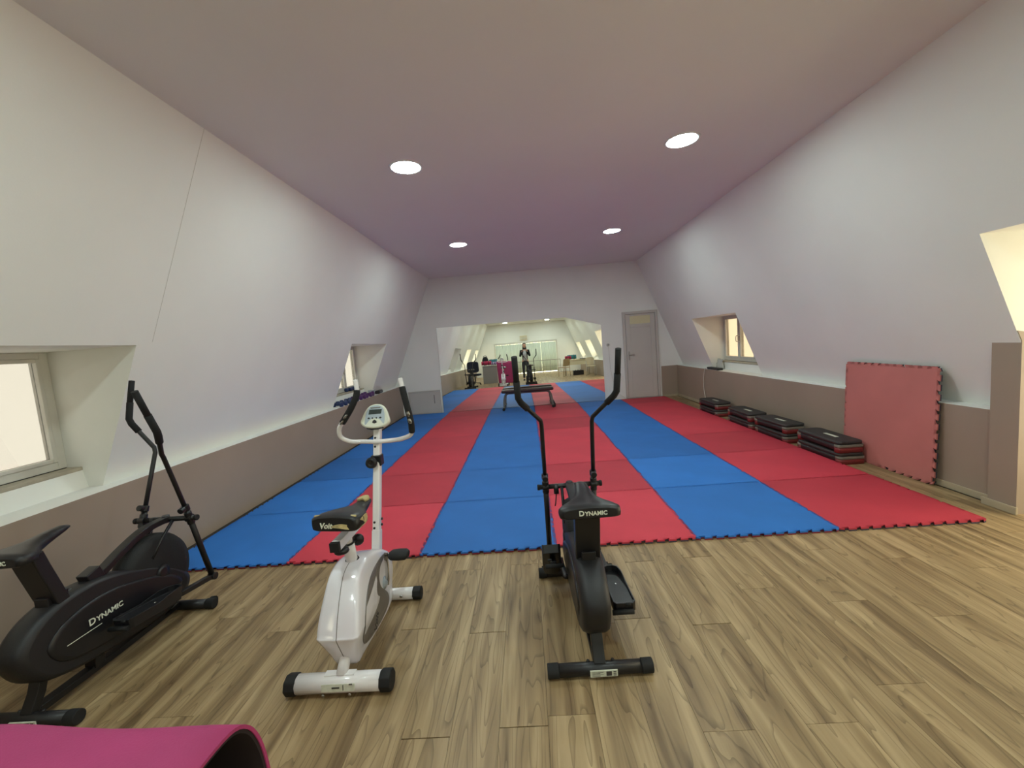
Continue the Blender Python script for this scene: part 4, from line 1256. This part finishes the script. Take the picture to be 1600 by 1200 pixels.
def chair(label, m, loc, rz, leg):
    t = thing('chair', label, 'chair', loc, rz)
    mb = MB(); mb.b2((-.21, -.21, .43), (.21, .21, .46)); obj('seat', mb, m, t, bevel=.012, seg=3)
    mb = MB(); mb.loft([[(x, -.19 - (z - .46) * .18 + dy + .03 * (1 - (x / .2) ** 2) * -1, z) for x, z in ((-.20, .52), (-.10, .51), (0, .51), (.10, .51), (.20, .52), (.19, .84), (.10, .86), (0, .865), (-.10, .86), (-.19, .84))] for dy in (0, .016)])
    obj('backrest', mb, m, t)
    for sx in (-1, 1):
        mb = MB(); mb.tube([(sx * .18, .18, .44), (sx * .205, .21, 0)], .014, 10); obj('leg', mb, leg, t)
        mb = MB(); mb.tube([(sx * .19, -.255, .70), (sx * .185, -.19, .46), (sx * .205, -.23, 0)], .014, 10); obj('leg', mb, leg, t)
    return t
chair('cream chair between the alcove and the cream table by the right wall', M_creampaint, (6.02, -3.3, 0), rad(200), M_frame)
chair('tan wooden chair at the near end of the cream table', M_tan, (4.80, -3.95, 0), rad(150), M_tan)

ac = thing('wall_unit', 'cream ventilation unit on the end wall above the curtained window', 'wall unit', (2.95, YE, 2.26))
mb = MB(); mb.b2((-.22, 0, -.12), (.22, .12, .13)); obj('body', mb, M_creampaint, ac, bevel=.012)
for i in range(5):
    mb = MB(); mb.b2((-.19, .12, -.09 + i * .022), (.19, .126, -.078 + i * .022)); obj('slat', mb, M_frame, ac)

# ------------------------------------------------------------------ the person holding the phone, seen in the mirror
pr = thing('person', 'person in black open jacket, grey top and dark jeans, holding up a phone', 'person', (2.93, -3.30, 0))
def ensure_skin(me):
    bm = bmesh.new(); bm.from_mesh(me); bm.verts.layers.skin.verify(); bm.to_mesh(me); bm.free()
def skin(name, verts, edges, radii, m, parent, sub=2, root=0):
    me = bpy.data.meshes.new(name); me.from_pydata([tuple(v) for v in verts], edges, []); me.materials.append(m)
    ensure_skin(me)
    o = bpy.data.objects.new(name, me); COL.objects.link(o); o.parent = parent
    sk = o.modifiers.new('skin', 'SKIN'); sk.use_smooth_shade = True
    lay = me.skin_vertices[0].data
    for i, r in enumerate(radii):
        lay[i].radius = r if isinstance(r, tuple) else (r, r)
        lay[i].use_root = (i == root)
    md = o.modifiers.new('sub', 'SUBSURF'); md.levels = sub; md.render_levels = sub
    return o
# skeleton: pelvis, spine, neck, head; arms raised to the phone; legs
V = [(0, 0, .95), (0, .0, 1.10), (0, .0, 1.28), (0, -.01, 1.42), (0, .0, 1.50), (0, .015, 1.56)]
Rr = [(.125, .095), (.115, .085), (.13, .095), (.10, .075), (.052, .052), (.05, .05)]
Ed = [(0, 1), (1, 2), (2, 3), (3, 4), (4, 5)]
def chain(start, pts, rad_):
    p = start
    for q, r in zip(pts, rad_):
        V.append(q); Rr.append(r); Ed.append((p, len(V) - 1)); p = len(V) - 1
    return p
wr = {}
for s in (-1, 1):
    wr[s] = chain(3, [(s * .165, -.01, 1.40), (s * .225, .05, 1.16), (s * .15, .22, 1.32), (s * .095, .285, 1.405)], [.055, .043, .038, .027])
    wr[s] = chain(wr[s], [(s * .088, .305, 1.445)], [(.030, .018)])
    pw = wr[s]
    b = Vector(V[pw])
    for j, (dx, dy, ln) in enumerate(((-.004, .012, .060), (-.012, .008, .068), (-.012, -.004, .064), (-.004, -.014, .052))):
        k1 = b + Vector((s * dx * .6, dy, ln * .55)); k2 = b + Vector((s * (dx - .018), dy + .004, ln * .95)); k3 = b + Vector((s * (dx - .034), dy + .012, ln * 1.05))
        chain(pw, [k1, k2, k3], [.0085, .008, .007])
    chain(pw, [b + Vector((-s * .014, -.022, .018)), b + Vector((-s * .028, -.016, .045))], [.010, .009])
for s in (-1, 1):
    chain(0, [(s * .095, 0, .86), (s * .10, .012, .50), (s * .105, -.01, .10), (s * .11, .10, .045)], [(.085, .09), .055, .038, (.036, .03)])
body = skin('body', V, Ed, Rr, M_skin, pr)
# head with face
hd = MB()
hr = []
for z, w, d, y in ((1.545, .030, .035, .035), (1.56, .045, .05, .035), (1.59, .060, .075, .025), (1.63, .070, .088, .018), (1.67, .074, .092, .012), (1.71, .070, .088, .008), (1.745, .052, .066, .004), (1.765, .022, .03, 0)):
    hr.append([(w * cos(2*pi*k/20), y + d * sin(2*pi*k/20), z) for k in range(20)])
hd.loft(hr)
hd.loft([[(x * k, .098 + dy, z) for x, z in ((-.014, 1.615), (.014, 1.615), (.008, 1.66), (-.008, 1.66))] for dy, k in ((0, 1), (.022, .5))])
for s in (-1, 1):
    hd.ell((s * .074, .012, 1.65), (.010, .02, .03), 10, 8)
obj('head', hd, M_skin, pr)
mb = MB()
for s in (-1, 1): mb.ell((s * .028, .100, 1.658), (.013, .008, .008), 12, 8)
obj('eyes', mb, M_frame, pr)
mb = MB()
for s in (-1, 1): mb.ell((s * .028, .107, 1.658), (.006, .004, .006), 10, 6)
obj('irises', mb, M_hair, pr)
mb = MB(); mb.ell((0, .098, 1.592), (.022, .010, .007), 12, 8); obj('mouth', mb, mat('lips', (160, 92, 88), 0.5), pr)
mb = MB()   # long dark hair falling behind the shoulders
rings = []
for z, w, d, y in ((1.30, .10, .030, -.115), (1.40, .115, .045, -.10), (1.50, .100, .055, -.075), (1.58, .088, .075, -.045), (1.65, .087, .088, -.022), (1.71, .084, .096, -.008), (1.75, .066, .082, -.004), (1.782, .03, .04, -.004)):
    rings.append([(w * cos(2*pi*k/20), y + d * sin(2*pi*k/20), z) for k in range(20)])
mb.loft(rings); obj('hair', mb, M_hair, pr)
# clothes
V = [(0, -.005, .88), (0, -.005, 1.05), (0, -.005, 1.28), (0, -.012, 1.415)]
Rr = [(.150, .115), (.140, .105), (.152, .115), (.115, .088)]; Ed = [(0, 1), (1, 2), (2, 3)]
for s in (-1, 1):
    chain(3, [(s * .17, -.01, 1.405), (s * .228, .05, 1.15), (s * .150, .22, 1.315), (s * .112, .268, 1.375)], [.070, .056, .050, .040])
skin('jacket', V, Ed, Rr, M_jacket, pr)
mb = MB()
mb.loft([[(x * w, .075 + dy + .04 * (1 - x * x) + b, z) for x in (-1, -.6, -.2, .2, .6, 1)] + [(x * w, .055 + dy + b, z) for x in (1, .6, .2, -.2, -.6, -1)] for z, w, dy, b in ((.93, .10, .03, 0), (1.08, .088, .02, 0), (1.24, .085, .025, 0), (1.36, .072, .0, 0), (1.43, .045, -.03, 0))])
obj('top', mb, M_shirt, pr)
V = [(0, 0, .97), (0, 0, .88)]; Rr = [(.128, .100), (.130, .105)]; Ed = [(0, 1)]
for s in (-1, 1):
    chain(1, [(s * .098, 0, .80), (s * .10, .012, .49), (s * .105, -.008, .10)], [(.092, .095), .066, .056])
skin('jeans', V, Ed, Rr, M_jeans, pr)
for s in (-1, 1):
    mb = MB(); mb.loft([[(s * .108 + .045 * k * cos(2*pi*i/16), .045 + .125 * k2 * sin(2*pi*i/16), z) for i in range(16)] for z, k, k2 in ((0, .95, .98), (.02, 1.02, 1.0), (.045, .95, .93), (.075, .7, .55), (.085, .6, .45))])
    obj('shoe', mb, M_black, pr)
ph = thing('phone', 'black phone held up in both hands by the person', 'phone', (2.93, -2.965, 1.50))
mb = MB(); mb.b2((-.078, 0, -.037), (.078, .009, .037)); obj('body', mb, M_blackp, ph, bevel=.006, seg=3)
mb = MB(); mb.b2((-.074, -.0012, -.033), (.074, .0005, .033)); obj('screen', mb, M_lcd, ph)
mb = MB(); mb.lathe([(.008, .009), (.008, .0115), (.006, .012)], (-.055, 0, .018), 1, 14); mb.lathe([(.008, .009), (.008, .0115), (.006, .012)], (-.055, 0, -.004), 1, 14); obj('lens', mb, M_lcd, ph)
